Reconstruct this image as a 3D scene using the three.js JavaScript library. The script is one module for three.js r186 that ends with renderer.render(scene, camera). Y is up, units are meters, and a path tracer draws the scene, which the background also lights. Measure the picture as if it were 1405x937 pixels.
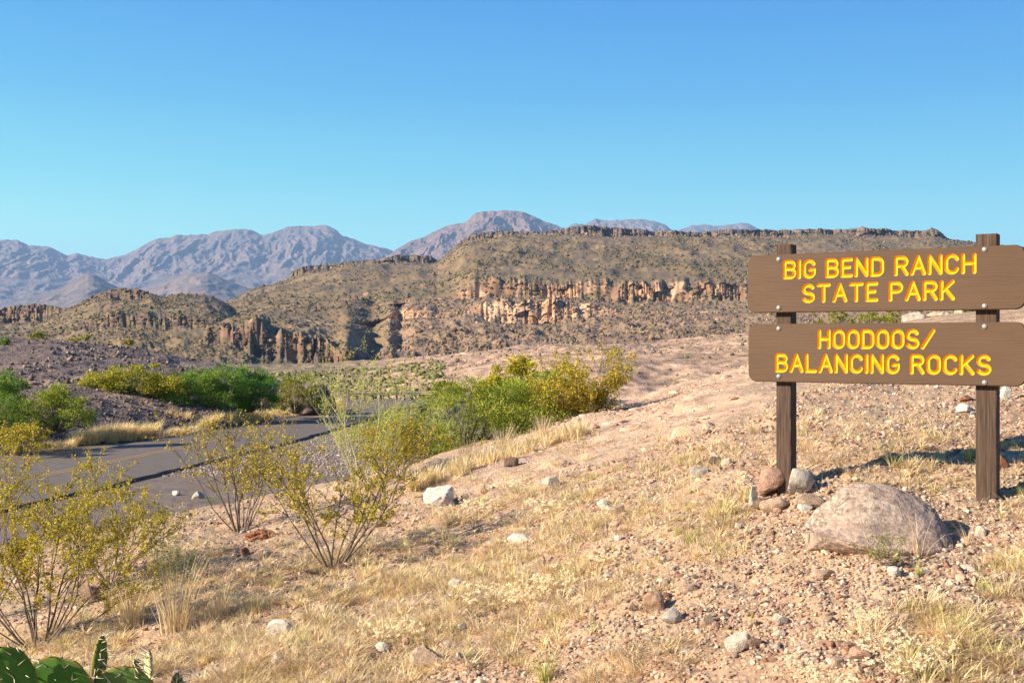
import * as THREE from 'three';
import { mergeGeometries, mergeVertices, toCreasedNormals } from 'three/addons/utils/BufferGeometryUtils.js';
import { createNoise2D, createNoise3D } from 'simplex-noise';

// ---------------------------------------------------------------- camera, sky, sun, exposure
const F = 1560, CX = 702.5, CY = 468.5, EYE = 1.6;              // focal length and centre of the photograph in its pixels, eye height in metres
const scene = new THREE.Scene();
const camera = new THREE.PerspectiveCamera(2 * Math.atan(468.5 / F) * 180 / Math.PI, 1405 / 937, 0.1, 60000);
camera.position.set(0, EYE, 0);
camera.lookAt(0, EYE, -10);

const SUN_UP = 26 * Math.PI / 180, SUN_ROUND = 69 * Math.PI / 180;   // sun low on the left, a little behind the camera
const sunDir = new THREE.Vector3(-Math.sin(SUN_ROUND) * Math.cos(SUN_UP), Math.sin(SUN_UP), Math.cos(SUN_ROUND) * Math.cos(SUN_UP));
const sun = new THREE.DirectionalLight(new THREE.Color().setRGB(1.0, 0.88, 0.70), 5);
sun.position.copy(sunDir).multiplyScalar(200);
sun.castShadow = true;
sun.shadow.mapSize.set(4096, 4096);
Object.assign(sun.shadow.camera, { left: -120, right: 120, top: 120, bottom: -120, near: 1, far: 600 });
scene.add(sun, sun.target);

function skyTexture() {
  const W = 1024, H = 512, data = new Float32Array(W * H * 4);
  // radiance by the height above the horizon (degrees): a clear blue desert sky, paler and greener towards the horizon
  const stops = [[-90, .17, .14, .11], [-4, .20, .19, .18], [-1, .62, 1.02, .84], [0.5, .60, 1.02, .84], [4, .36, .79, .77], [8, .165, .53, .70], [12, .078, .35, .66], [17, .042, .242, .62], [30, .026, .14, .46], [60, .018, .08, .30], [90, .014, .065, .26]];
  for (let r = 0; r < H; r++) {
    const el = ((r + .5) / H - .5) * Math.PI, deg = el * 180 / Math.PI;
    let k = 0; while (k < stops.length - 2 && deg > stops[k + 1][0]) k++;
    const a = stops[k], b = stops[k + 1], t = Math.min(1, Math.max(0, (deg - a[0]) / (b[0] - a[0])));
    for (let c = 0; c < W; c++) {
      const az = ((c + .5) / W - .5) * 2 * Math.PI, x = Math.cos(az) * Math.cos(el), z = Math.sin(az) * Math.cos(el), y = Math.sin(el);
      const cos = x * sunDir.x + y * sunDir.y + z * sunDir.z;
      const near = Math.pow(.5 + .5 * cos, 2.2), o = (r * W + c) * 4, up = Math.max(0, 1 - Math.max(0, deg) / 60);
      // air brightens and whitens smoothly towards the sun's side
      data[o] = .67 * (a[1] + (b[1] - a[1]) * t) * (.62 + 1.35 * near * (.4 + .6 * up));
      data[o + 1] = .69 * (a[2] + (b[2] - a[2]) * t) * (.74 + .78 * near * (.4 + .6 * up));
      data[o + 2] = .565 * (a[3] + (b[3] - a[3]) * t) * (.93 + .22 * near);
      data[o + 3] = 1;
    }
  }
  const t = new THREE.DataTexture(data, W, H, THREE.RGBAFormat, THREE.FloatType);
  t.mapping = THREE.EquirectangularReflectionMapping; t.magFilter = t.minFilter = THREE.LinearFilter; t.needsUpdate = true;
  return t;
}
const sky = skyTexture();
scene.background = sky; scene.environment = sky;
scene.fog = new THREE.FogExp2(new THREE.Color().setRGB(.40, .62, 1.0), 5.6e-5);

const renderer = new THREE.WebGLRenderer({ antialias: true });
renderer.toneMapping = THREE.LinearToneMapping;
renderer.toneMappingExposure = 2.5;
renderer.shadowMap.enabled = true;

// ---------------------------------------------------------------- helpers
let seedState = 7;
const reseed = (s) => { seedState = (s * 2654435761) >>> 0; };
function rnd() { seedState = (seedState + 0x6D2B79F5) | 0; let t = Math.imul(seedState ^ (seedState >>> 15), 1 | seedState); t = (t + Math.imul(t ^ (t >>> 7), 61 | t)) ^ t; return ((t ^ (t >>> 14)) >>> 0) / 4294967296; }
const rr = (a, b) => a + (b - a) * rnd();
const gauss = () => (rnd() + rnd() + rnd() + rnd() - 2) * 0.87;
reseed(11); const n2 = createNoise2D(rnd); const n3 = createNoise3D(rnd);
const hash = (a, b = 0, c = 0) => { let h = Math.imul(a | 0, 374761393) ^ Math.imul(b | 0, 668265263) ^ Math.imul(c | 0, 2147483647 - 58); h = Math.imul(h ^ (h >>> 13), 1274126177); return ((h ^ (h >>> 16)) >>> 0) / 4294967296; };
const clamp = (x, a = 0, b = 1) => Math.min(b, Math.max(a, x)), lerp = (a, b, t) => a + (b - a) * t, sstep = (x, a, b) => { const t = clamp((x - a) / (b - a)); return t * t * (3 - 2 * t); };
function fbm2(x, y, oct = 4) { let s = 0, a = .5, f = 1; for (let i = 0; i < oct; i++) { s += a * n2(x * f + 17 * i, y * f - 9 * i); a *= .5; f *= 2.03; } return s; }
function fbm3(x, y, z, oct = 3) { let s = 0, a = .5, f = 1; for (let i = 0; i < oct; i++) { s += a * n3(x * f + 17 * i, y * f - 9 * i, z * f); a *= .5; f *= 2.03; } return s; }
function ridged2(x, y, oct = 5) { let s = 0, a = .55, f = 1; for (let i = 0; i < oct; i++) { s += a * (1 - 2 * Math.abs(n2(x * f + 31 * i, y * f + 7 * i))); a *= .5; f *= 2.1; } return s; }
const at = (px, py, d) => new THREE.Vector3((px - CX) / F * d, EYE - (py - CY) / F * d, -d);

const used = new Map();
function numbered(name) { const n = used.get(name) ?? 0; used.set(name, n + 1); return n ? name + '_' + String(n).padStart(3, '0') : name; }
function add(o, name, label, category, extra = {}) {               // a top-level thing
  o.name = numbered(name); o.userData = { label, ...(category ? { category } : {}), ...extra };
  scene.add(o); return o;
}
function part(parent, name, geometry, material, label) { const m = new THREE.Mesh(geometry, material); m.name = name; if (label) m.userData = { label }; m.castShadow = m.receiveShadow = true; parent.add(m); return m; }

class MB {                                                          // collects triangles with vertex colours
  constructor() { this.p = []; this.c = []; this.i = []; this.u = []; }
  v(x, y, z, c) { this.p.push(x, y, z); this.c.push(c[0], c[1], c[2]); return this.p.length / 3 - 1; }
  tri(a, b, c) { this.i.push(a, b, c); }
  tube(pts, radii, c, sides = 4) {
    let prev = null;
    const up = new THREE.Vector3(), ux = new THREE.Vector3(), uy = new THREE.Vector3();
    for (let k = 0; k < pts.length; k++) {
      const t = new THREE.Vector3().subVectors(pts[Math.min(k + 1, pts.length - 1)], pts[Math.max(k - 1, 0)]).normalize();
      if (Math.abs(t.y) < .9) up.set(0, 1, 0); else up.set(1, 0, 0);
      ux.crossVectors(t, up).normalize(); uy.crossVectors(ux, t);
      const ring = [];
      for (let s = 0; s < sides; s++) { const a = s / sides * Math.PI * 2, ca = Math.cos(a) * radii[k], sa = Math.sin(a) * radii[k], p = pts[k]; ring.push(this.v(p.x + ux.x * ca + uy.x * sa, p.y + ux.y * ca + uy.y * sa, p.z + ux.z * ca + uy.z * sa, c)); }
      if (prev) for (let s = 0; s < sides; s++) { const s2 = (s + 1) % sides; this.tri(prev[s], prev[s2], ring[s]); this.tri(prev[s2], ring[s2], ring[s]); }
      prev = ring;
    }
  }
  leaf(p, dir, side, l, w, c) {                                     // a small pointed leaf of two triangles with a fold
    const a = this.v(p.x, p.y, p.z, c), nx = dir.y * side.z - dir.z * side.y, ny = dir.z * side.x - dir.x * side.z, nz = dir.x * side.y - dir.y * side.x, q = w * .25;
    const b = this.v(p.x + dir.x * l * .5 + side.x * w * .5 + nx * q, p.y + dir.y * l * .5 + side.y * w * .5 + ny * q, p.z + dir.z * l * .5 + side.z * w * .5 + nz * q, c);
    const d = this.v(p.x + dir.x * l, p.y + dir.y * l, p.z + dir.z * l, c);
    const e = this.v(p.x + dir.x * l * .5 - side.x * w * .5 + nx * q, p.y + dir.y * l * .5 - side.y * w * .5 + ny * q, p.z + dir.z * l * .5 - side.z * w * .5 + nz * q, c);
    this.tri(a, b, d); this.tri(a, d, e);
  }
  geo() {
    const g = new THREE.BufferGeometry();
    g.setAttribute('position', new THREE.Float32BufferAttribute(this.p, 3));
    g.setAttribute('color', new THREE.Float32BufferAttribute(this.c, 3));
    g.setIndex(this.i); g.computeVertexNormals(); return g;
  }
}
const randDir = () => { const z = rr(-1, 1), a = rr(0, 6.2832), r = Math.sqrt(1 - z * z); return new THREE.Vector3(r * Math.cos(a), z, r * Math.sin(a)); };

function dataTex(size, fn, srgb) {
  const d = new Uint8Array(size * size * 4);
  for (let y = 0; y < size; y++) for (let x = 0; x < size; x++) { const c = fn(x, y), o = (y * size + x) * 4; d[o] = clamp(c[0]) * 255; d[o + 1] = clamp(c[1]) * 255; d[o + 2] = clamp(c[2]) * 255; d[o + 3] = 255; }
  const t = new THREE.DataTexture(d, size, size, THREE.RGBAFormat); t.wrapS = t.wrapT = THREE.RepeatWrapping; t.magFilter = THREE.LinearFilter; t.minFilter = THREE.LinearMipmapLinearFilter; t.generateMipmaps = true;
  if (srgb) t.colorSpace = THREE.SRGBColorSpace; t.needsUpdate = true; return t;
}
// tileable value noise
function tileNoise(size, cells, seed) {
  const g = new Float32Array(cells * cells); for (let i = 0; i < g.length; i++) g[i] = hash(i, seed, 3);
  return (x, y) => { const u = x / size * cells, v = y / size * cells, i = Math.floor(u), j = Math.floor(v), fu = u - i, fv = v - j, s = fu * fu * (3 - 2 * fu), t = fv * fv * (3 - 2 * fv), m = (a) => ((a % cells) + cells) % cells; return lerp(lerp(g[m(j) * cells + m(i)], g[m(j) * cells + m(i + 1)], s), lerp(g[m(j + 1) * cells + m(i)], g[m(j + 1) * cells + m(i + 1)], s), t); };
}
function tileFbm(size, cells, oct, seed) { const f = []; for (let o = 0; o < oct; o++) f.push(tileNoise(size, cells << o, seed + o)); return (x, y) => { let s = 0, a = 1, t = 0; for (const k of f) { s += a * k(x, y); t += a; a *= .55; } return s / t; }; }
// tileable pebbles: returns [distance to the nearest pebble centre in cells, id]
function tileCells(size, cells, seed) {
  return (x, y) => {
    const u = x / size * cells, v = y / size * cells, i = Math.floor(u), j = Math.floor(v); let best = 9, id = 0, second = 9;
    for (let a = -1; a <= 1; a++) for (let b = -1; b <= 1; b++) {
      const ci = ((i + a) % cells + cells) % cells, cj = ((j + b) % cells + cells) % cells, k = cj * cells + ci;
      const dx = i + a + .15 + .7 * hash(k, seed, 1) - u, dy = j + b + .15 + .7 * hash(k, seed, 2) - v, d = dx * dx + dy * dy;
      if (d < best) { second = best; best = d; id = k; } else if (d < second) second = d;
    }
    return [Math.sqrt(best), id, Math.sqrt(second)];
  };
}

// a broken stone: a ball cut by random planes, with blunt edges and a little roughness
function stone(seed, detail, { planes = 12, rough = .04, sx = 1, sy = 1, sz = 1, crease = 0, hmin = .52, hmax = .95 } = {}) {
  reseed(seed);
  let g = new THREE.IcosahedronGeometry(1, detail); g.deleteAttribute('normal'); g.deleteAttribute('uv'); g = mergeVertices(g, 1e-5);
  const P = []; for (let i = 0; i < planes; i++) P.push([randDir(), rr(hmin, hmax)]);
  const p = g.attributes.position, v = new THREE.Vector3(), ox = rr(-50, 50);
  for (let i = 0; i < p.count; i++) {
    v.fromBufferAttribute(p, i).normalize(); let r = 1;
    for (const [n, h] of P) { const d = v.dot(n); if (d > .05) { const q = h / d; r = q < r ? q : r; } }
    r *= 1 + rough * (n3(v.x * 2.2 + ox, v.y * 2.2, v.z * 2.2) + .6 * n3(v.x * 6 + ox, v.y * 6, v.z * 6) + (detail > 6 ? .35 * n3(v.x * 17 + ox, v.y * 17, v.z * 17) : 0));
    p.setXYZ(i, v.x * r * sx, v.y * r * sy, v.z * r * sz);
  }
  g.computeVertexNormals();
  if (crease) g = toCreasedNormals(g, crease);
  return g;
}
function paint(g, fn) { const p = g.attributes.position, c = new Float32Array(p.count * 3); for (let i = 0; i < p.count; i++) { const q = fn(p.getX(i), p.getY(i), p.getZ(i)); c[i * 3] = q[0]; c[i * 3 + 1] = q[1]; c[i * 3 + 2] = q[2]; } g.setAttribute('color', new THREE.BufferAttribute(c, 3)); return g; }
const mixc = (a, b, t) => [lerp(a[0], b[0], t), lerp(a[1], b[1], t), lerp(a[2], b[2], t)];
const mulc = (a, k) => [a[0] * k, a[1] * k, a[2] * k];

// ---------------------------------------------------------------- ground: heights below the eye by bearing (photo column) and distance ahead
const KD = [2, 3.5, 4.5, 5.6, 7, 9, 12, 16, 22, 30, 40, 60, 90, 130, 200].map(Math.log);
const KX = [-300, 0, 300, 500, 700, 860, 1020, 1080, 1230, 1352, 1700];
const KH = [
  [-1.7, -1.8, -1.85, -1.95, -2, -2.15, -2.5, -3.4, -4.6, -5.2, -5.22, -5.25, -5.4, -6.5, -9],
  [-1.65, -1.7, -1.72, -1.74, -1.78, -1.85, -2.2, -3.2, -4.6, -5.2, -5.22, -5.22, -5.3, -6.5, -9],
  [-1.6, -1.55, -1.5, -1.5, -1.52, -1.55, -1.75, -2.8, -4.5, -5.2, -5.22, -5.22, -5.25, -6.5, -9],
  [-1.6, -1.5, -1.42, -1.38, -1.38, -1.38, -1.45, -2.2, -4.1, -5.2, -5.22, -5.22, -5.22, -6.5, -9],
  [-1.6, -1.42, -1.32, -1.25, -1.2, -1.15, -1.1, -1.4, -3.3, -5, -5.2, -5.22, -5.25, -6.5, -9],
  [-1.6, -1.32, -1.15, -1.03, -.95, -.9, -.82, -.9, -2.2, -4.4, -5.2, -5.3, -5.4, -6.5, -9],
  [-1.6, -1.2, -.97, -.81, -.67, -.55, -.45, -.42, -.4, -1.4, -4, -5.3, -5.6, -6.5, -9],
  [-1.6, -1.14, -.90, -.725, -.60, -.45, -.33, -.25, -.2, -.5, -2.2, -5, -5.8, -6.5, -9],
  [-1.6, -1.08, -.86, -.68, -.53, -.39, -.2, -.03, .25, .52, .5, -2.5, -6, -6.5, -9],
  [-1.6, -1.05, -.83, -.64, -.49, -.31, -.08, .14, .48, .8, .9, -1.5, -6, -6.5, -9],
  [-1.6, -1, -.75, -.5, -.3, -.1, .15, .5, 1, 1.6, 1.8, 0, -5, -6.5, -9]];
function knot(K, x) { let i = 0; while (i < K.length - 2 && x > K[i + 1]) i++; return i; }
function hermite(K, V, x) {                                          // monotone-ish cubic through (K, V)
  const n = K.length; if (x <= K[0]) return V(0); if (x >= K[n - 1]) return V(n - 1);
  const i = knot(K, x), h = K[i + 1] - K[i], t = (x - K[i]) / h, y0 = V(i), y1 = V(i + 1), s = (y1 - y0) / h;
  const sl = i > 0 ? (y0 - V(i - 1)) / (K[i] - K[i - 1]) : s, sr = i < n - 2 ? (V(i + 2) - y1) / (K[i + 2] - K[i + 1]) : s;
  const m0 = sl * s <= 0 ? 0 : 2 * sl * s / (sl + s), m1 = sr * s <= 0 ? 0 : 2 * sr * s / (sr + s), t2 = t * t, t3 = t2 * t;
  return y0 * (2 * t3 - 3 * t2 + 1) + m0 * h * (t3 - 2 * t2 + t) + y1 * (3 * t2 - 2 * t3) + m1 * h * (t3 - t2);
}
const colH = (c, ld) => hermite(KD, (i) => KH[c][i], ld);
function baseH(px, d) { const ld = Math.log(Math.max(d, 1)), v = KH.map((_, c) => colH(c, ld)), at1 = (x) => hermite(KX, (c) => v[c], clamp(x, -300, 1700)); return .3 * at1(px) + .2 * (at1(px - 55) + at1(px + 55)) + .15 * (at1(px - 110) + at1(px + 110)); }
function roadDist(x, z) { return 1e9; }
let roadAt = roadDist;                                               // set once the road is known
const segDist = (x, z, a, b) => { const dx = b[0] - a[0], dz = b[1] - a[1], t = clamp(((x - a[0]) * dx + (z - a[1]) * dz) / (dx * dx + dz * dz)); return Math.hypot(x - a[0] - t * dx, z - a[1] - t * dz); };
const rockBand = (x, z) => { const w = .6 * fbm2(x * .35 + 5, z * .35); return 1 - sstep(Math.min(segDist(x, z, [.2, -10.6], [2.6, -15]), segDist(x, z, [2.6, -15], [9, -17])) + w * 2.2, 1.5, 2.9); };   // bare pale bedrock along the crest
function groundSmooth(x, z) {
  const r = Math.hypot(x, z), th = Math.atan2(x, -z), lim = .56, tc = clamp(th, -lim, lim), px = CX + F * Math.tan(tc), d = r * Math.cos(tc);
  let h = baseH(px, d);
  const w = sstep(Math.abs(th), 1, 2.4); if (w > 0) h = lerp(h, r < 40 ? lerp(-1.62, -2.5, clamp(r / 40)) : lerp(-2.5, -9, clamp((r - 40) / 160)), w);
  if (r > 200) h = lerp(h, -14, sstep(r, 200, 600));
  return h + EYE;
}
function groundY(x, z) {
  let y = groundSmooth(x, z); const r = Math.hypot(x, z);
  if (r > 140) return y;
  const k = sstep(roadAt(x, z), 5.2, 9), near = 1 - sstep(r, 60, 130);
  if (k < 1) y = lerp(EYE - 5.22, y, k);
  const rock = rockBand(x, z), b = k * near;
  y += b * (.055 * fbm2(x * .9, z * .9, 4) * (1 - .6 * rock) + .02 * fbm2(x * 5, z * 5, 3) * (1 - .7 * rock));
  if (rock > 0) {                                                    // thin broken ledges of bedrock dipping to the left
    const q = (x * .35 + z * .5 + .5 * fbm2(x * .6 + 9, z * .6)) * 1.3, s = q - Math.floor(q);
    y += b * rock * .11 * (sstep(s, 0, .07) * (1 - s)) * (.5 + fbm2(x * .5, z * .5 + 7));
  }
  return y;
}
function hit(px, py, d0 = 2.6, d1 = 160) {                           // where the sight line through that pixel meets the ground
  const gx = (px - CX) / F, gy = -(py - CY) / F, f = (d) => EYE + gy * d - groundY(gx * d, -d);
  let d = d0, last = d0;
  while (d < d1 && f(d) > 0) { last = d; d *= 1.025; }
  let a = last, b = d; for (let i = 0; i < 24; i++) { const m = (a + b) / 2; if (f(m) > 0) a = m; else b = m; }
  return { x: gx * b, z: -b, y: groundY(gx * b, -b), d: b, m: b / F };
}

// ---------------------------------------------------------------- road
const RY = EYE - 5.1;
const onPlane = ([px, py], y = RY) => { const d = (EYE - y) * F / (py - CY); return [(px - CX) / F * d, -d]; };
function spline(pts, step) { const c = new THREE.CatmullRomCurve3(pts.map((p) => new THREE.Vector3(p[0], 0, p[1])), false, 'centripetal'), n = Math.ceil(c.getLength() / step); return c.getSpacedPoints(n).map((p) => [p.x, p.z]); }
const extend = (p) => { const a = p[0], b = p[1], k = 60 / Math.hypot(a[0] - b[0], a[1] - b[1]); return [[a[0] + (a[0] - b[0]) * k, a[1] + (a[1] - b[1]) * k], ...p]; };
const nearEdge = spline(extend([[24, 693], [125, 671], [225, 646.5], [402, 604], [472, 584], [520, 570], [560, 559]].map((p) => onPlane(p))).concat([[0, -104], [5, -110]]), 1);
const roadN = 160, edgeA = [], edgeB = [];
{
  // the far edge keeps a steady width from the near one
  const W = 7.4;
  for (let i = 0; i <= roadN; i++) {
    const f = i / roadN * (nearEdge.length - 1), k = Math.min(Math.floor(f), nearEdge.length - 2), t = f - k, a = nearEdge[k], b = nearEdge[k + 1];
    const p = [lerp(a[0], b[0], t), lerp(a[1], b[1], t)], a2 = nearEdge[Math.max(0, k - 4)], b2 = nearEdge[Math.min(nearEdge.length - 1, k + 5)], l = Math.hypot(b2[0] - a2[0], b2[1] - a2[1]);
    const nx = (b2[1] - a2[1]) / l, nz = -(b2[0] - a2[0]) / l;
    edgeA.push(p); edgeB.push([p[0] + nx * W, p[1] + nz * W]);
  }
}
const centre = edgeA.map((a, i) => [(a[0] + edgeB[i][0]) / 2, (a[1] + edgeB[i][1]) / 2]);
roadAt = (x, z) => { if (z > 40 || z < -150) return 1e9; let b = 1e9; for (let i = 0; i < centre.length - 1; i += 2) { const j = Math.min(i + 2, centre.length - 1); b = Math.min(b, segDist(x, z, centre[i], centre[j])); } return b; };

// ---------------------------------------------------------------- ground mesh
const pebbleTex = (() => {
  const S = 1024, c1 = tileCells(S, 44, 5), c2 = tileCells(S, 110, 9), f1 = tileFbm(S, 6, 6, 21), f2 = tileFbm(S, 24, 4, 33), h = new Float32Array(S * S), col = new Float32Array(S * S * 3);
  for (let y = 0; y < S; y++) for (let x = 0; x < S; x++) {
    const [d, id, e] = c1(x, y), [d2, id2, e2] = c2(x, y), o = y * S + x, n = f1(x, y), m = f2(x, y);
    const big = hash(id, 77) < .32 && e - d > .1 ? sstep(.42 - d, 0, .2) : 0, small = hash(id2, 78) < .7 && e2 - d2 > .08 ? sstep(.5 - d2, 0, .25) : 0;
    h[o] = .25 * n + .2 * m + .28 * small * (.4 + .6 * hash(id2, 5)) + .55 * big * (.5 + .5 * hash(id, 6));
    let k = .62 + .35 * (n - .5) + .35 * (m - .5), t = [k, k * .98, k * .95];
    if (small) { const q = hash(id2, 9), s = .55 + .5 * q; t = mixc(t, hash(id2, 4) < .18 ? [s * .82, s * .86, s * .9] : [s, s * .95, s * .9], small * .8); }
    if (big) { const q = hash(id, 9), s = .5 + .5 * q; t = mixc(t, hash(id, 4) < .25 ? [s * .8, s * .86, s * .92] : [s, s * .94, s * .88], big * .9); }
    col[o * 3] = t[0]; col[o * 3 + 1] = t[1]; col[o * 3 + 2] = t[2];
  }
  const g = (v) => Math.pow(clamp(v), 1 / 2.2);
  return { map: dataTex(S, (x, y) => { const o = (y * S + x) * 3; return [g(col[o]), g(col[o + 1]), g(col[o + 2])]; }, true), bump: dataTex(S, (x, y) => { const v = h[y * S + x]; return [v, v, v]; }) };
})();
const groundMat = new THREE.MeshStandardMaterial({ vertexColors: true, map: pebbleTex.map, bumpMap: pebbleTex.bump, bumpScale: .012, roughness: .97, name: 'desert ground' });
{
  const th = [], rs = [];
  for (let i = 0; i <= 560; i++) th.push(lerp(-.47, .47, i / 560));
  for (let i = 1; i <= 72; i++) th.push(lerp(.47, Math.PI * 2 - .47, i / 72));
  rs.push(0, .6); for (let i = 0; i <= 470; i++) rs.push(1.3 * Math.pow(60 / 1.3, i / 470));
  for (let i = 1; i <= 70; i++) rs.push(60 * Math.pow(150 / 60, i / 70));
  for (let i = 1; i <= 26; i++) rs.push(150 * Math.pow(15000 / 150, i / 26));
  const nx = th.length, ny = rs.length, p = new Float32Array(nx * ny * 3), c = new Float32Array(nx * ny * 3), u = new Float32Array(nx * ny * 2), idx = new Uint32Array((nx - 1) * (ny - 1) * 6);
  let o = 0;
  for (let j = 0; j < ny; j++) for (let i = 0; i < nx; i++, o++) {
    const a = i === nx - 1 ? th[0] : th[i], x = Math.sin(a) * rs[j], z = -Math.cos(a) * rs[j], y = groundY(x, z), h = y - EYE;
    p[o * 3] = x; p[o * 3 + 1] = y; p[o * 3 + 2] = z; u[o * 2] = x / 2.4; u[o * 2 + 1] = z / 2.4;
    const n = fbm2(x * .5, z * .5, 4), m = fbm2(x * 2.2 + 40, z * 2.2, 3);
    let k = mixc([.60, .395, .25], [.47, .30, .185], clamp(.5 + n * 1.2)); k = mulc(k, 1 + .35 * m);
    if (rs[j] < 30) k = mixc(k, [.54, .405, .255], .55 * sstep(fbm2(x * .8 + 60, z * .8, 3), -.05, .3));
    const rock = rs[j] < 60 ? rockBand(x, z) : 0;
    if (rock) k = mixc(k, mulc([.70, .47, .32], 1 + .25 * n + .2 * m), rock * clamp(.8 + m));
    const grey = sstep(-h, 2.6, 4.4) * sstep(rs[j], 16, 26) * (1 - sstep(rs[j], 120, 180)); k = mixc(k, mulc([.215, .160, .132], 1 + .3 * n + .35 * m), grey * .92);
    if (rs[j] > 150) k = mixc(k, [.36, .27, .17], sstep(rs[j], 150, 300));
    c[o * 3] = k[0]; c[o * 3 + 1] = k[1]; c[o * 3 + 2] = k[2];
  }
  o = 0;
  for (let j = 0; j < ny - 1; j++) for (let i = 0; i < nx - 1; i++) { const a = j * nx + i, b = a + 1, d = a + nx, e = d + 1; idx[o++] = a; idx[o++] = b; idx[o++] = d; idx[o++] = b; idx[o++] = e; idx[o++] = d; }
  const g = new THREE.BufferGeometry(); g.setAttribute('position', new THREE.BufferAttribute(p, 3)); g.setAttribute('color', new THREE.BufferAttribute(c, 3)); g.setAttribute('uv', new THREE.BufferAttribute(u, 2)); g.setIndex(new THREE.BufferAttribute(idx, 1)); g.computeVertexNormals();
  const m = new THREE.Mesh(g, groundMat); m.castShadow = m.receiveShadow = true;
  add(m, 'ground', 'pinkish tan stony desert ground sloping down from the sign to the road', null, { kind: 'structure' });
}

// asphalt ribbon with a broken drop at its edges, two painted centre lines
{
  const S = 512, f = tileFbm(S, 8, 6, 71), f2 = tileFbm(S, 64, 3, 81), ck = tileCells(S, 7, 90);
  const asphalt = dataTex(S, (x, y) => { const [d, , e] = ck(x, y), crack = e - d < .025 ? .55 : 1, v = Math.pow((.62 + .3 * (f(x, y) - .5) + .5 * (f2(x, y) - .5)) * crack, 1 / 2.2); return [v, v * .985, v * .97]; }, true);
  const mat = new THREE.MeshStandardMaterial({ map: asphalt, color: new THREE.Color().setRGB(.205, .163, .138), roughness: .92, name: 'worn asphalt' });
  const p = [], u = [], idx = []; let len = 0;
  for (let i = 0; i <= roadN; i++) {
    if (i) len += Math.hypot(centre[i][0] - centre[i - 1][0], centre[i][1] - centre[i - 1][1]);
    const a = edgeA[i], b = edgeB[i], nx = (b[0] - a[0]) / 7.4, nz = (b[1] - a[1]) / 7.4, ja = .10 * n2(len * .5, 3) + .05 * n2(len * 2, 8), jb = .1 * n2(len * .5, 33);
    const row = [[a[0] + nx * ja, RY - .22, a[1] + nz * ja], [a[0] + nx * ja, RY, a[1] + nz * ja], [centre[i][0], RY + .05, centre[i][1]], [b[0] - nx * jb, RY, b[1] - nz * jb], [b[0] - nx * jb, RY - .22, b[1] - nz * jb]];
    row.forEach((q, k) => { p.push(...q); u.push([0, .05, .95, 1.9, 1.95][k] * 1.9, len / 2.0); });
    if (i) for (let k = 0; k < 4; k++) { const s = (i - 1) * 5 + k; idx.push(s, s + 1, s + 5, s + 1, s + 6, s + 5); }
  }
  let g = new THREE.BufferGeometry(); g.setAttribute('position', new THREE.Float32BufferAttribute(p, 3)); g.setAttribute('uv', new THREE.Float32BufferAttribute(u, 2)); g.setIndex(idx); g = toCreasedNormals(g, .6);
  const road = new THREE.Group(); part(road, 'asphalt', g, mat);
  const paintMat = new THREE.MeshStandardMaterial({ color: new THREE.Color().setRGB(.42, .23, .06), roughness: .85, name: 'worn yellow road paint' });
  for (const off of [-.17, .17]) {
    const q = [], id = [];
    for (let i = 0; i <= roadN; i++) { const a = edgeA[i], b = edgeB[i], nx = (b[0] - a[0]) / 7.4, nz = (b[1] - a[1]) / 7.4; for (const e of [-.045, .045]) q.push(centre[i][0] + nx * (off + e), RY + .056 - Math.abs(off) * .0135, centre[i][1] + nz * (off + e)); if (i) { const s = (i - 1) * 2; id.push(s, s + 1, s + 2, s + 1, s + 3, s + 2); } }
    const l = new THREE.BufferGeometry(); l.setAttribute('position', new THREE.Float32BufferAttribute(q, 3)); l.setIndex(id); l.computeVertexNormals(); part(road, 'centre_line', l, paintMat);
  }
  add(road, 'road', 'grey two lane asphalt road with yellow centre lines curving past the hill', null, { kind: 'structure' });
}

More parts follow.
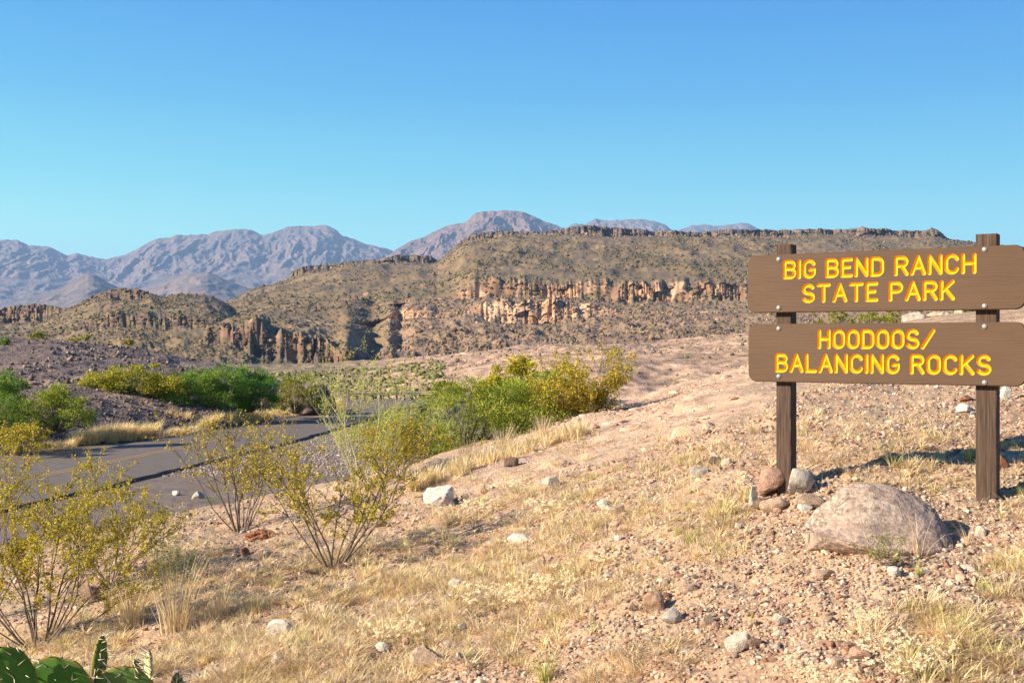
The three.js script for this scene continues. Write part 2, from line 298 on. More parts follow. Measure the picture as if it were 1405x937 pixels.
// ---------------------------------------------------------------- hills: profiles from foot to crest at several bearings, roughened in metres
// cols: [bearing column, height rows...] ; dist: distance of each row ; segs: what lies between two rows
function makeHill({ name, label, cols, dist, segs, x0, x1, nx, seed, color, backDrop = 30, foot = 6, recess, texture }) {
  const K = dist.length, X = cols.map((c) => c[0]), rows = [];
  segs.forEach((s, k) => { for (let j = k ? 1 : 0; j <= s.n; j++) rows.push({ k, t: j / s.n }); });
  const ny = rows.length, p = new Float32Array((nx + 1) * ny * 3), c = new Float32Array((nx + 1) * ny * 3), u = new Float32Array((nx + 1) * ny * 2);
  for (let i = 0; i <= nx; i++) {
    const px = lerp(x0, x1, i / nx), q = knot(X, px), tx = clamp((px - X[q]) / (X[q + 1] - X[q]));
    const ang = (px - CX) / F, P = [];
    for (let k = 0; k < K; k++) {
      const y = lerp(cols[q][k + 1], cols[q + 1][k + 1], tx), d = typeof dist[k] === 'function' ? dist[k](px) : dist[k];
      const jw = segs[k]?.cliff ? Math.abs(lerp(cols[q][k + 2], cols[q + 1][k + 2], tx) - y) : segs[k - 1]?.cliff ? Math.abs(lerp(cols[q][k], cols[q + 1][k], tx) - y) : 0;
      P.push([ang * d, EYE - (y - CY) / F * d, d, (k === K - 1 ? .12 : .22) * jw * d / F * (n2(px / 24 + k * 7, seed) + .45 * n2(px / 8, seed + k * 3))]);
    }
    P[0][1] -= foot;
    const last = P[K - 1]; P.push([ang * last[2] * 1.35, last[1] - backDrop, last[2] * 1.35, 0]);
    rows.forEach((r, j) => {
      const s = segs[r.k], a = P[r.k], b = P[r.k + 1], pw = s.pow ? Math.pow(r.t, s.pow) : r.t, d = lerp(a[2], b[2], r.t);
      let x = ang * d, y = lerp(a[1], b[1], pw) + (s.cliff ? lerp(a[3], b[3], r.t) : a[3] * Math.max(0, 1 - r.t * s.n / 4) + b[3] * Math.max(0, 1 - (1 - r.t) * s.n / 4)), z = -d;
      const along = ang * d;
      // cliffs: blocks and columns standing proud or set back; the strength fades into the slopes above and below
      let push = 0;
      for (let e = 0; e < segs.length; e++) if (segs[e].cliff) {
        let w = 0; if (e === r.k) w = 1; else if (e === r.k - 1) w = Math.max(0, 1 - r.t * s.n / 2); else if (e === r.k + 1) w = Math.max(0, 1 - (1 - r.t) * s.n / 3);
        if (!w) continue;
        const C = segs[e].cliff, sAl = ang * (typeof dist[e] === 'function' ? dist[e](px) : dist[e]), tall = clamp((P[e + 1][1] - P[e][1]) / C.full), tt = e === r.k ? r.t : e > r.k ? 0 : 1, hh = lerp(P[e][1], P[e + 1][1], tt);
        const wob = sAl + C.w * .25 * n2(hh / C.w * .12 + seed, sAl / C.w * .06), cell = (W, sd) => { const f = wob / W + .37 * n2(wob / W * .31, sd), i0 = Math.floor(f), fr = f - i0, lv = Math.floor(hh / C.h + 3 * hash(i0, sd)); return (hash(i0, lv, sd) - .5) + .35 * (hash(i0, lv, sd + 9) - .5) * (fr - .5) * 2 - .55 * Math.pow(Math.abs(fr - .5) * 2, 4) * hash(i0, sd + 2); };
        const patch = C.patch ? clamp(.55 + 1.3 * n2(sAl / C.patch, seed + e * 5)) : 1;
        push += w * tall * patch * C.amp * (1.1 * cell(C.w, seed + e * 3) + .6 * cell(C.w * .43, seed + e * 3 + 1) + .8 * fbm3(sAl / C.w * .25, hh / C.w * .3, seed, 3) + 1.1 * n2(sAl / (C.w * 6), seed + e));
      }
      if (s.slope) {
        const fade = Math.pow(Math.sin(Math.PI * clamp(r.t * .9 + .05)), .6), L = s.slope.L;
        y += s.slope.amp * fade * (ridged2(along / L + seed, d / (L * 2.6) + seed, 4) * .8 + .5 * fbm2(along / L * 3.1, d / L * 3.1 + seed, 4));
        if (s.slope.ribs) { const R = s.slope.RL, wx = along / R + .55 * fbm2(along / R * .45 + seed, d / R * .22, 3), g = ridged2(wx, d / (R * 6) + seed, 5) + 1.1 * ridged2(wx * .37 + 5, d / (R * 9) + seed, 4); push += s.slope.ribs * fade * g * .7; y += s.slope.ribs * .22 * fade * fbm2(along / R * .8 + seed, d / R * .7, 5); }
      }
      if (recess) push -= recess(px, r.k, r.t);
      const rr0 = Math.hypot(x, z); x -= x / rr0 * push; z -= z / rr0 * push;
      const o = (j * (nx + 1) + i) * 3; p[o] = x; p[o + 1] = y; p[o + 2] = z;
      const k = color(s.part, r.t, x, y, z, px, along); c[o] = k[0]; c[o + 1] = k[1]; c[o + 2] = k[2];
      u[o / 3 * 2] = along / 17; u[o / 3 * 2 + 1] = (y * 2 + d * .8) / 17;
    });
  }
  const idx = []; const full = new THREE.BufferGeometry(); full.setAttribute('position', new THREE.BufferAttribute(p, 3));
  const build = (j0, j1) => { const a = new Uint32Array(nx * (j1 - j0) * 6); let o = 0; for (let j = j0; j < j1; j++) for (let i = 0; i < nx; i++) { const s = j * (nx + 1) + i, t = s + nx + 1; a[o++] = s; a[o++] = s + 1; a[o++] = t; a[o++] = s + 1; a[o++] = t + 1; a[o++] = t; } return a; };
  full.setIndex(new THREE.BufferAttribute(build(0, ny - 1), 1)); full.computeVertexNormals();
  const nrm = full.attributes.normal.array, group = new THREE.Group(), mats = makeHill.mat ??= new THREE.MeshStandardMaterial({ vertexColors: true, roughness: .97, name: 'hill rock and soil' });
  let j = 0; const starts = [];
  segs.forEach((s, k) => {
    const j1 = j + s.n, n = nx + 1, lo = j * n, hi = (j1 + 1) * n, g = new THREE.BufferGeometry();
    g.setAttribute('position', new THREE.BufferAttribute(p.slice(lo * 3, hi * 3), 3)); g.setAttribute('normal', new THREE.BufferAttribute(nrm.slice(lo * 3, hi * 3), 3)); g.setAttribute('color', new THREE.BufferAttribute(c.slice(lo * 3, hi * 3), 3));
    if (texture) g.setAttribute('uv', new THREE.BufferAttribute(u.slice(lo * 2, hi * 2), 2));
    g.setIndex(new THREE.BufferAttribute(build(0, s.n), 1));
    part(group, s.part, s.cliff ? toCreasedNormals(g, .35) : g, texture ?? mats); starts.push(j); j = j1;
  });
  add(group, name, label, null, { kind: 'structure' });
  return { sample(k, i, t) { const n = nx + 1, f = (starts[k] + t * segs[k].n), j0 = Math.min(Math.floor(f), ny - 2), fi = i * nx, i0 = Math.min(Math.floor(fi), nx - 1), a = f - j0, b = fi - i0, o = (j0 * n + i0) * 3, q = []; for (let e = 0; e < 3; e++) q.push(lerp(lerp(p[o + e], p[o + 3 + e], b), lerp(p[o + n * 3 + e], p[o + n * 3 + 3 + e], b), a)); return q; }, x0, x1 };
}
const speck = (x, y, z, s) => fbm3(x / s, y / s, z / s, 4);

const stonyMat = new THREE.MeshStandardMaterial({ vertexColors: true, color: new THREE.Color().setRGB(1.45, 1.45, 1.45), map: pebbleTex.map, bumpMap: pebbleTex.bump, bumpScale: .16, roughness: .97, name: 'stony hillside' });
// bare gravel bank on the far side of the road
const bank = makeHill({
  name: 'embankment', label: 'bare purplish brown gravel bank rising behind the road on the left', x0: -260, x1: 476, nx: 520, seed: 3, texture: stonyMat, backDrop: 5, foot: .9,
  dist: [(x) => lerp(49, 64, clamp(x / 300)) + 24 * clamp((x - 300) / 170), (x) => 62 + 8 * clamp(x / 300) + 22 * clamp((x - 300) / 170), (x) => 78 + 6 * clamp(x / 300) + 14 * clamp((x - 300) / 170), (x) => 90 + 13 * clamp(x / 400)],
  cols: [[-260, 650, 560, 490, 468], [-100, 640, 556, 488, 463], [0, 632, 548, 490, 461], [34, 628, 545, 490, 464], [68, 622, 542, 490, 466], [137, 612, 542, 497, 473], [188, 604, 546, 504, 477], [239, 597, 550, 512, 489], [283, 590, 553, 520, 496], [325, 584, 555, 526, 504], [380, 576, 557, 542, 524], [430, 566, 556, 550, 540], [455, 562, 557, 554, 547], [476, 566, 562, 560, 558]],
  segs: [{ part: 'slope', n: 46, slope: { amp: .25, L: 7 } }, { part: 'slope', n: 46, slope: { amp: .4, L: 9 } }, { part: 'slope', n: 30, slope: { amp: .35, L: 8 } }, { part: 'slope', n: 6, slope: { amp: .3, L: 10 } }],
  color: (s, t, x, y, z) => { const n = speck(x, y, z, 9), m = speck(x + 50, y, z, 1.3); let k = mixc([.195, .132, .108], [.135, .093, .078], clamp(.5 + n * 1.3)); if (n > .22) k = mixc(k, [.27, .18, .13], clamp((n - .22) * 4)); return mulc(k, 1 + .75 * m); },
});
// pale pink slope beyond the bend
const pink = makeHill({
  name: 'hillside', label: 'pale pinkish bare slope beyond the bend of the road below the cliffs', x0: 120, x1: 1560, nx: 720, seed: 9, texture: stonyMat, backDrop: 10, foot: 2,
  dist: [112, 150, 200, 260],
  cols: [[120, 575, 560, 545, 530], [240, 565, 548, 528, 508], [300, 560, 542, 522, 502], [330, 556, 538, 518, 500], [380, 548, 530, 514, 500], [450, 548, 527, 509, 498], [520, 548, 525, 506, 494], [600, 548, 514, 498, 488], [650, 549, 505, 490, 483], [700, 550, 498, 483, 477], [760, 550, 492, 479, 474], [830, 548, 490, 480, 475], [900, 545, 492, 479, 470], [960, 540, 490, 473, 463], [1020, 535, 485, 468, 458], [1200, 525, 480, 464, 452], [1400, 520, 475, 460, 448], [1560, 515, 470, 455, 445]],
  segs: [{ part: 'slope', n: 46, slope: { amp: .5, L: 16 } }, { part: 'slope', n: 40, slope: { amp: .9, L: 20 } }, { part: 'slope', n: 30, slope: { amp: .9, L: 22 } }, { part: 'slope', n: 6, slope: { amp: .5, L: 22 } }],
  color: (s, t, x, y, z, px) => {
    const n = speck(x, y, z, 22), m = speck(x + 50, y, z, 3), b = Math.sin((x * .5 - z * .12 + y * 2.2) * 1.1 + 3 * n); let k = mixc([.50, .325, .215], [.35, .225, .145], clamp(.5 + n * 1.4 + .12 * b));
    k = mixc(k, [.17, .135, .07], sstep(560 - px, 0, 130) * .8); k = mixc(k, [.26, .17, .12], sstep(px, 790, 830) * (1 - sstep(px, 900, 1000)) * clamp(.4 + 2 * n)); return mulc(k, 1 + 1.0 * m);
  },
});
const olive = (x, y, z, s) => { const n = speck(x, y, z, s), m = speck(x + 90, y, z, s * .09); return mulc(mixc([.188, .120, .056], [.125, .086, .042], clamp(.5 + n * 1.5)), 1 + .55 * m); };
const rockCol = (A, B, C, w) => (along, y, x, z, sd) => { const q = hash(Math.floor(along / w + .6 * n2(y / w * .2, along / w * .3)), Math.floor(y / (w * 1.6) + along * .02), sd), n = fbm3(x / (w * 2), y / (w * 3), z / (w * 2), 3), k = q < .3 ? mixc(A, B, clamp(.5 + n)) : q < .75 ? mixc(A, C, clamp(.15 + n)) : mixc(B, C, clamp(.3 + n)); return mulc(k, .85 + .5 * n + .3 * q); };
const cCliff = rockCol([.37, .195, .095], [.16, .092, .058], [.47, .285, .16], 7), cLow = rockCol([.17, .093, .062], [.075, .052, .042], [.23, .13, .085], 6), cStrata = rockCol([.42, .26, .15], [.38, .19, .085], [.47, .32, .20], 9), cCap = rockCol([.10, .07, .052], [.06, .047, .04], [.19, .12, .085], 10);
// low dark hills on the left
const soiled0 = (rock, soil, al, y, w) => mixc(rock, soil, sstep(fbm2(al / w + 3, y / w * 2.2, 4), -.02, .22) * .9);
const lowHill = makeHill({
  name: 'hill', label: 'low olive hills with dark rock ledges at the left below the mountains', x0: -140, x1: 345, nx: 420, seed: 21, backDrop: 40,
  dist: [430, 640, 652, 900, 914],
  cols: [[-140, 505, 470, 460, 445, 430], [-80, 502, 470, 460, 442, 426], [0, 498, 466, 460, 444, 424], [30, 497, 466, 460, 443, 418], [60, 496, 465, 458, 440, 416], [85, 496, 462, 455, 430, 424], [100, 495, 458, 448, 424, 420], [128, 494, 451, 438, 411, 405], [150, 494, 449, 433, 409, 396.5], [165, 493, 447, 431, 412, 393.5], [190, 491, 447, 432, 412, 397], [205, 490, 448, 434, 404.5, 402.5], [225, 489, 450, 436, 408.5, 407], [245, 488, 450, 436, 407, 402.5], [280, 488, 450, 437, 409, 404], [300, 488, 450, 440, 416, 411], [318, 490, 456, 449, 426, 420], [345, 494, 470, 466, 448, 444]],
  segs: [{ part: 'slope', n: 34, slope: { amp: 3, L: 40 } }, { part: 'cliff', n: 14, cliff: { amp: 3.4, w: 6, h: 4, full: 4, patch: 26 } }, { part: 'slope', n: 26, slope: { amp: 3, L: 45 } }, { part: 'cap_rock', n: 16, cliff: { amp: 6, w: 7, h: 5, full: 6, patch: 30 } }, { part: 'hilltop', n: 4, slope: { amp: 2, L: 60 } }],
  color: (s, t, x, y, z, px, al) => s === 'cliff' ? soiled0(mulc(cLow(al, y, x, z, 5), .8), olive(x, y, z, 60), al, y, 16) : s === 'cap_rock' ? soiled0(mulc(cLow(al, y, x, z, 6), .8), olive(x, y, z, 60), al, y, 22) : olive(x, y, z, 60),
});
// the long mesa with its cliff bands
const soiled = (rock, soil, al, y, w) => mixc(rock, soil, sstep(fbm2(al / w + 3, y / w * 2.2, 4), .05, .3) * .85);
const hump = (x, c, w) => Math.exp(-(((x - c) / w) ** 2));
const mesa = makeHill({
  name: 'mesa', label: 'long flat topped olive mesa with orange cliff band and dark cap rock', x0: 205, x1: 1560, nx: 1080, seed: 33, backDrop: 20,
  dist: [430, 540, 548, 780, 800, 880, 890, 1620, 1640],
  cols: [[205, 505, 500, 497, 493, 492, 489, 488, 485, 483], [245, 503, 488, 484, 470, 469, 462, 461, 452, 450], [268, 502, 487, 478, 462, 461, 454, 453, 441, 439], [284, 502, 474, 452, 446, 445, 440, 439, 428, 426], [300, 503, 474, 450, 442, 441, 436, 435, 421, 419], [312, 504, 475, 446, 440, 439, 432, 431, 416, 414], [340, 506, 480, 443, 438, 437, 428, 427, 404, 400], [356, 506, 485, 441, 436, 435, 426, 425, 396, 391], [372, 507, 491, 452, 436, 435, 424, 423, 393, 390], [396, 507, 494, 460, 440, 439, 424, 423, 384, 380], [401, 507, 494, 462, 440, 439, 424, 423, 382, 371], [420, 507, 496, 464, 442, 441, 424, 423, 376, 365], [440, 507, 497, 466, 444, 443, 424, 423, 371, 363], [470, 507, 498, 480, 446, 445, 424, 423, 363, 360], [510, 507, 499, 482, 446, 445, 424, 423, 359, 356], [534, 507, 500, 484, 440, 434, 418, 417, 361, 354], [541, 507, 500, 486, 438, 425, 416, 415, 361, 350.5], [565, 506, 500, 486, 437, 424, 414, 413, 361, 349.5], [590, 504, 499, 486, 436, 426, 412, 411, 362, 351], [600, 503, 498, 486, 436, 431, 412, 410.5, 360, 357], [610, 502, 497, 485, 435, 431, 411, 409, 352, 350], [626, 500, 495, 484, 434, 430, 410, 407, 340, 337], [638, 498, 493, 481, 432, 428, 410, 394, 332, 327], [650, 496, 491, 478, 434, 420, 408, 387, 330, 320.5], [668, 494, 488, 475, 440, 413, 408, 386, 328, 318], [700, 492, 486, 474, 446, 412, 409, 386, 324, 317.5], [740, 488, 483, 474, 447, 412, 410, 388, 322, 317], [770, 486, 482, 473, 446, 413, 411, 390, 321, 315], [784, 486, 482, 473, 442, 414, 412, 390, 322, 310], [810, 484, 480, 472, 438, 418, 412, 391, 323, 310], [832, 484, 480, 472, 434, 423, 413, 391, 325, 312.5], [860, 483, 479, 471, 432, 428, 414, 392, 325, 314], [900, 482, 478, 471, 431, 428, 412, 391, 325, 317], [940, 480, 476, 470, 431, 428, 413, 390, 325, 318], [985, 478, 474, 469, 431, 428, 411, 390, 325, 316], [1030, 476, 472, 468, 430, 427, 410, 391, 325, 315], [1100, 474, 470, 466, 430, 427, 412, 393, 324, 315], [1150, 473, 469, 466, 430, 427, 412, 394, 322, 313], [1200, 472, 468, 465, 430, 427, 412, 394, 324, 315], [1285, 472, 468, 465, 430, 427, 412, 396, 326, 315.5], [1294, 472, 468, 465, 430, 427, 412, 396, 329, 321], [1302, 472, 468, 465, 430, 427, 412, 396, 331, 328], [1340, 472, 468, 465, 432, 429, 414, 399, 335, 332], [1405, 472, 468, 465, 434, 431, 416, 404, 342, 339], [1560, 472, 468, 465, 440, 437, 425, 416, 356, 354]],
  segs: [{ part: 'talus', n: 16, slope: { amp: 1.2, L: 30 } }, { part: 'lower_cliff', n: 30, cliff: { amp: 5.5, w: 5.2, h: 5.5, full: 8, patch: 40 } }, { part: 'talus', n: 34, slope: { amp: 5, L: 55 } }, { part: 'strata', n: 30, cliff: { amp: 7, w: 16, h: 3.6, full: 9, patch: 50 } }, { part: 'talus', n: 14, slope: { amp: 2, L: 40 } }, { part: 'cliff', n: 26, cliff: { amp: 6, w: 6.5, h: 6.5, full: 9, patch: 60 } }, { part: 'slope', n: 60, slope: { amp: 9, L: 150 } }, { part: 'cap_rock', n: 14, cliff: { amp: 13, w: 13, h: 9, full: 9 } }, { part: 'mesa_top', n: 4, slope: { amp: 2, L: 90 } }],
  recess: (x, k, t) => { if (k < 1 || k > 6) return 0; const v = k === 1 ? .55 * t + .2 : k === 6 ? 1 - sstep(t, 0, .25) : 1, q = 60 * hump(x, 512, 17) * (k < 3 ? 1 : k === 3 ? 1 : .5) + 55 * hump(x, 548, 10) * (k >= 2 && k <= 4 ? 1 : .25) - 40 * hump(x, 475, 16) * (k <= 2 ? 1 : .3); return q * v; },
  color: (s, t, x, y, z, px, al) => {
    let k = olive(x, y, z, 110);
    if (s === 'cliff') return soiled(cCliff(al, y, x, z, 1), k, al, y, 30); if (s === 'cap_rock') return soiled(cCap(al, y, x, z, 4), k, al, y, 45); if (s === 'lower_cliff') return soiled(mulc(cLow(al, y, x, z, 2), .95), k, al, y, 18); if (s === 'strata') return soiled(cStrata(al, y, x, z, 3), mulc([.27, .165, .10], 1), al, y, 26);
 if (s === 'talus' && px > 530) k = mixc(k, mulc([.27, .165, .10], 1 + .6 * speck(x, y, z, 12)), .55); return k;
  },
});

// ---------------------------------------------------------------- far mountains
const mtn = (x, y, z, s) => { const n = speck(x, y, z, s), m = speck(x + 900, y * .6, z, s * .12); return mulc(mixc([.16, .112, .092], [.105, .079, .068], clamp(.5 + n * 1.4)), 1 + .6 * m); };
function range(name, label, sky, footY, d0, d1, nx, seed, mid, amp = 1, warm = false) {
  const x0 = sky[0][0], x1 = sky[sky.length - 1][0];
  makeHill({
    name, label, x0, x1, nx, seed, backDrop: 300, dist: [d0, lerp(d0, d1, .45), d1],
    cols: sky.map(([x, y]) => [x, footY, lerp(footY, y, mid), y]),
    segs: [{ part: 'foothills', n: 46, slope: { amp: 40 * amp, L: 600, ribs: 110 * amp, RL: 480 } }, { part: 'slope', n: 80, pow: 1.15, slope: { amp: 26 * amp, L: 210, ribs: 165 * amp, RL: 330 } }, { part: 'back_slope', n: 4, slope: { amp: 20, L: 900 } }],
    color: (s, t, x, y, z) => { const k = mtn(x, y, z, 700); return warm ? [k[0] * 1.12, k[1] * .97, k[2] * .9] : k; },
  });
}
range('mountain', 'long hazy blue grey mountain range with rounded double summit on the left', [[-140, 336], [-60, 331], [0, 329], [24, 330], [38, 337], [65, 338.5], [79, 345], [90, 350.5], [106, 347], [118, 351.5], [137, 356], [145, 356.7], [171, 349.5], [191, 339], [215, 327.6], [234, 327], [241, 323], [251, 324], [260, 322.5], [284, 322.5], [297, 318], [318, 314.6], [338, 314.6], [360, 323], [376, 319], [395, 311], [410, 310.5], [447, 310.5], [461, 316.4], [468, 323], [485, 329], [502, 335], [518, 338.6], [530, 341], [545, 347], [560, 352], [600, 362]], 424, 8200, 11500, 560, 41, .42);
range('mountain', 'hazy pinkish grey mountain peak rising behind the mesa in the middle', [[500, 372], [530, 352], [547, 340], [560.6, 332.4], [581, 325], [605, 313], [618.6, 308], [639, 304.4], [653, 294], [673, 289.7], [690, 288.4], [718, 291.4], [735, 297.6], [748.5, 304.4], [762, 308.5], [775, 315], [800, 328]], 400, 6900, 9000, 300, 47, .5, .9, true);
range('mountain', 'small hazy grey summits just showing above the middle of the mesa', [[770, 324], [782, 309], [790, 307], [803, 307.5], [817, 300.5], [834, 303.5], [854, 301.6], [878, 301.7], [897, 304], [914, 309], [921, 315], [935, 322]], 380, 9500, 12000, 140, 53, .5);
range('mountain', 'smallest hazy grey ridge low above the right part of the mesa', [[915, 324], [936, 315], [951, 310], [966, 308], [980, 311.6], [995, 309], [1017, 306], [1030, 308.5], [1040, 314], [1060, 324]], 380, 10500, 13000, 110, 59, .5);
range('foothill', 'pale hazy cone shaped foothills in front of the left mountain range', [[-140, 440], [-60, 424], [0, 424], [30, 412], [60, 404], [90, 391], [112, 377], [120, 374.5], [128, 376], [150, 389], [175, 400], [200, 398], [225, 385], [255, 376], [285, 374], [320, 388], [350, 398], [390, 402], [450, 408]], 446, 5200, 6600, 420, 61, .5, .42);

// ---------------------------------------------------------------- the wooden sign: two routed boards on two posts
const A1 = at(1069, CY, 5.61), B1 = at(1352, CY, 5.11), UL = Math.hypot(B1.x - A1.x, B1.z - A1.z), ux = (B1.x - A1.x) / UL, uz = (B1.z - A1.z) / UL;
const uOf = (px) => { const k = (px - CX) / F; return (k * 5.61 - A1.x) / (ux + k * uz); };                 // metres along the boards from the left bolts
const woodTex = (() => {
  const S = 1024, a = tileFbm(S, 4, 5, 101), b = tileFbm(S, 128, 2, 111), h = new Float32Array(S * S);
  for (let y = 0; y < S; y++) for (let x = 0; x < S; x++) {
    const warp = 14 * a(x, (y * 2) % S), line = .5 + .5 * Math.sin((y + warp * 1.6) * Math.PI * 2 / 16), fine = b((x * .06) | 0, y), ck = hash(Math.floor((y + warp) / 8), 9) < .05 ? Math.max(0, 1 - Math.abs(((y + warp) % 8) - 4) / 1.2) * sstep(a(x, y), .46, .56) : 0;
    h[y * S + x] = clamp(.55 + .2 * (line - .5) + .35 * (fine - .5) - .55 * ck);
  }
  return h;
})();
const woodBump = dataTex(1024, (x, y) => { const v = woodTex[y * 1024 + x]; return [v, v, v]; });
const boardMap = (() => { const S = 1024, a = tileFbm(S, 3, 6, 131), b = tileFbm(S, 40, 3, 139); return dataTex(S, (x, y) => { const v = woodTex[y * S + x], k = Math.pow(clamp(.74 + .24 * (a(x, y) - .5) + .12 * (b((x * .2) | 0, y) - .5) + .16 * (v - .55)), 1 / 2.2); return [k, k * .985, k * .97]; }, true); })();
const boardMat = new THREE.MeshPhysicalMaterial({ map: boardMap, bumpMap: woodBump, bumpScale: .0013, color: new THREE.Color().setRGB(.128, .075, .044), roughness: .62, specularIntensity: .45, name: 'brown painted board' });
const letterMat = new THREE.MeshPhysicalMaterial({ color: new THREE.Color().setRGB(.86, .36, .007), roughness: .55, specularIntensity: .35, name: 'yellow routed lettering' });
const postMat = new THREE.MeshStandardMaterial({ vertexColors: true, map: boardMap, bumpMap: woodBump, bumpScale: .002, roughness: .85, name: 'weathered brown post' });
const boltMat = new THREE.MeshStandardMaterial({ color: new THREE.Color().setRGB(.30, .285, .26), metalness: .5, roughness: .5, name: 'galvanized bolt' });

// stroke skeletons of the letters in a box of cap height 1
function arc(cx, cy, rx, ry, a0, a1, n = 9) { const r = []; for (let i = 0; i <= n; i++) { const a = lerp(a0, a1, i / n) * Math.PI / 180; r.push([cx + rx * Math.cos(a), cy + ry * Math.sin(a)]); } return r; }
const GLYPH = {
  B: [.60, [[[0, 0], [0, 1], [.34, 1], ...arc(.34, .77, .23, .23, 90, -90), [0, .54]], [[.34, .54], ...arc(.33, .27, .27, .27, 90, -90), [0, 0]]]],
  I: [0, [[[0, 0], [0, 1]]]],
  G: [.60, [[...arc(.30, .70, .30, .30, 22, 180), ...arc(.30, .30, .30, .30, 180, 360), [.60, .45], [.34, .45]]]],
  E: [.52, [[[.52, 1], [0, 1], [0, 0], [.52, 0]], [[0, .52], [.42, .52]]]],
  N: [.60, [[[0, 0], [0, 1], [.60, 0], [.60, 1]]]],
  D: [.60, [[[0, 0], [0, 1], [.30, 1], ...arc(.30, .70, .30, .30, 90, 0), ...arc(.30, .30, .30, .30, 0, -90), [0, 0]]]],
  R: [.60, [[[0, 0], [0, 1], [.34, 1], ...arc(.34, .75, .25, .25, 90, -90), [0, .50]], [[.32, .50], [.60, 0]]]],
  A: [.66, [[[0, 0], [.33, 1], [.66, 0]], [[.12, .36], [.54, .36]]]],
  C: [.60, [[...arc(.30, .70, .30, .30, 20, 180), ...arc(.30, .30, .30, .30, 180, 340)]]],
  H: [.60, [[[0, 0], [0, 1]], [[.60, 0], [.60, 1]], [[0, .52], [.60, .52]]]],
  S: [.58, [[...arc(.29, .745, .28, .255, 25, 270, 14), ...arc(.29, .245, .29, .245, 90, -155, 14)]]],
  T: [.62, [[[0, 1], [.62, 1]], [[.31, 1], [.31, 0]]]],
  P: [.58, [[[0, 0], [0, 1], [.33, 1], ...arc(.33, .74, .26, .26, 90, -90), [0, .48]]]],
  K: [.60, [[[0, 0], [0, 1]], [[.58, 1], [.02, .42]], [[.20, .58], [.60, 0]]]],
  O: [.60, [[...arc(.30, .70, .30, .30, 0, 180), ...arc(.30, .30, .30, .30, 180, 360), [.60, .70]]]],
  L: [.52, [[[0, 1], [0, 0], [.52, 0]]]],
  '/': [.62, [[[0, 0], [.62, 1]]]],
};
const HW = .0092, GD = .0105, PITCH = .0021;                          // half width, depth and mesh pitch of the routed groove
function carve(strokes, x0, y0, sx, sy) {
  const segs = []; for (const s of strokes) for (let i = 0; i < s.length - 1; i++) segs.push([s[i][0] * sx + x0, s[i][1] * sy + y0, s[i + 1][0] * sx + x0, s[i + 1][1] * sy + y0]);
  let lx = 1e9, ly = 1e9, hx = -1e9, hy = -1e9; for (const s of segs) { lx = Math.min(lx, s[0], s[2]); hx = Math.max(hx, s[0], s[2]); ly = Math.min(ly, s[1], s[3]); hy = Math.max(hy, s[1], s[3]); }
  lx -= HW + 2 * PITCH; ly -= HW + 2 * PITCH; const nx = Math.ceil((hx - lx + HW + 2 * PITCH) / PITCH), ny = Math.ceil((hy - ly + HW + 2 * PITCH) / PITCH), D = new Float32Array((nx + 1) * (ny + 1));
  for (let j = 0; j <= ny; j++) for (let i = 0; i <= nx; i++) { const x = lx + i * PITCH, y = ly + j * PITCH; let b = 9; for (const s of segs) { const dx = s[2] - s[0], dy = s[3] - s[1], t = clamp(((x - s[0]) * dx + (y - s[1]) * dy) / (dx * dx + dy * dy + 1e-12)), d = Math.hypot(x - s[0] - t * dx, y - s[1] - t * dy); if (d < b) b = d; } D[j * (nx + 1) + i] = b; }
  const P = [], idx = [], keys = new Map(), next = new Map();
  const vert = (key, x, y, d) => { if (!keys.has(key)) { keys.set(key, P.length / 3); P.push(x, y, -GD * clamp(1 - (Math.sqrt(d * d + 1.2e-6) - .0011) / (HW - .0011))); } return keys.get(key); };
  for (let j = 0; j < ny; j++) for (let i = 0; i < nx; i++) {
    const q = [[i, j], [i + 1, j], [i + 1, j + 1], [i, j + 1]], poly = [], edge = [];
    for (let k = 0; k < 4; k++) {
      const a = q[k], b = q[(k + 1) % 4], fa = D[a[1] * (nx + 1) + a[0]] - HW, fb = D[b[1] * (nx + 1) + b[0]] - HW;
      if (fa < 0) { poly.push(vert(a[0] + ',' + a[1], lx + a[0] * PITCH, ly + a[1] * PITCH, fa + HW)); edge.push(0); }
      if ((fa < 0) !== (fb < 0)) { const lo = a[0] + a[1] * 9999 < b[0] + b[1] * 9999, t = fa / (fa - fb), key = 'e' + (lo ? a + ';' + b : b + ';' + a); poly.push(vert(key, lx + (a[0] + (b[0] - a[0]) * t) * PITCH, ly + (a[1] + (b[1] - a[1]) * t) * PITCH, HW)); edge.push(fa < 0 ? 1 : 2); }
    }
    for (let k = 1; k < poly.length - 1; k++) idx.push(poly[0], poly[k], poly[k + 1]);
    for (let k = 0; k < poly.length; k++) if (edge[k] === 1) { const m = (k + 1) % poly.length; if (edge[m] === 2) next.set(poly[k], poly[m]); }
  }
  const g = new THREE.BufferGeometry(); g.setAttribute('position', new THREE.Float32BufferAttribute(P, 3)); g.setIndex(idx); g.computeVertexNormals();
  const loops = []; while (next.size) { const s = next.keys().next().value, l = []; let k = s; while (next.has(k)) { l.push(new THREE.Vector2(P[k * 3], P[k * 3 + 1])); const m = next.get(k); next.delete(k); k = m; } if (l.length > 8) loops.push(l); }
  return { g, loops };
}
function roundRect(w0, h0, w1, h1, r) { const p = []; for (const [cx, cy, a] of [[w1 - r, h0 + r, -90], [w1 - r, h1 - r, 0], [w0 + r, h1 - r, 90], [w0 + r, h0 + r, 180]]) for (let i = 0; i <= 10; i++) { const t = (a + i * 9) * Math.PI / 180; p.push(new THREE.Vector2(cx + r * Math.cos(t), cy + r * Math.sin(t))); } return p; }
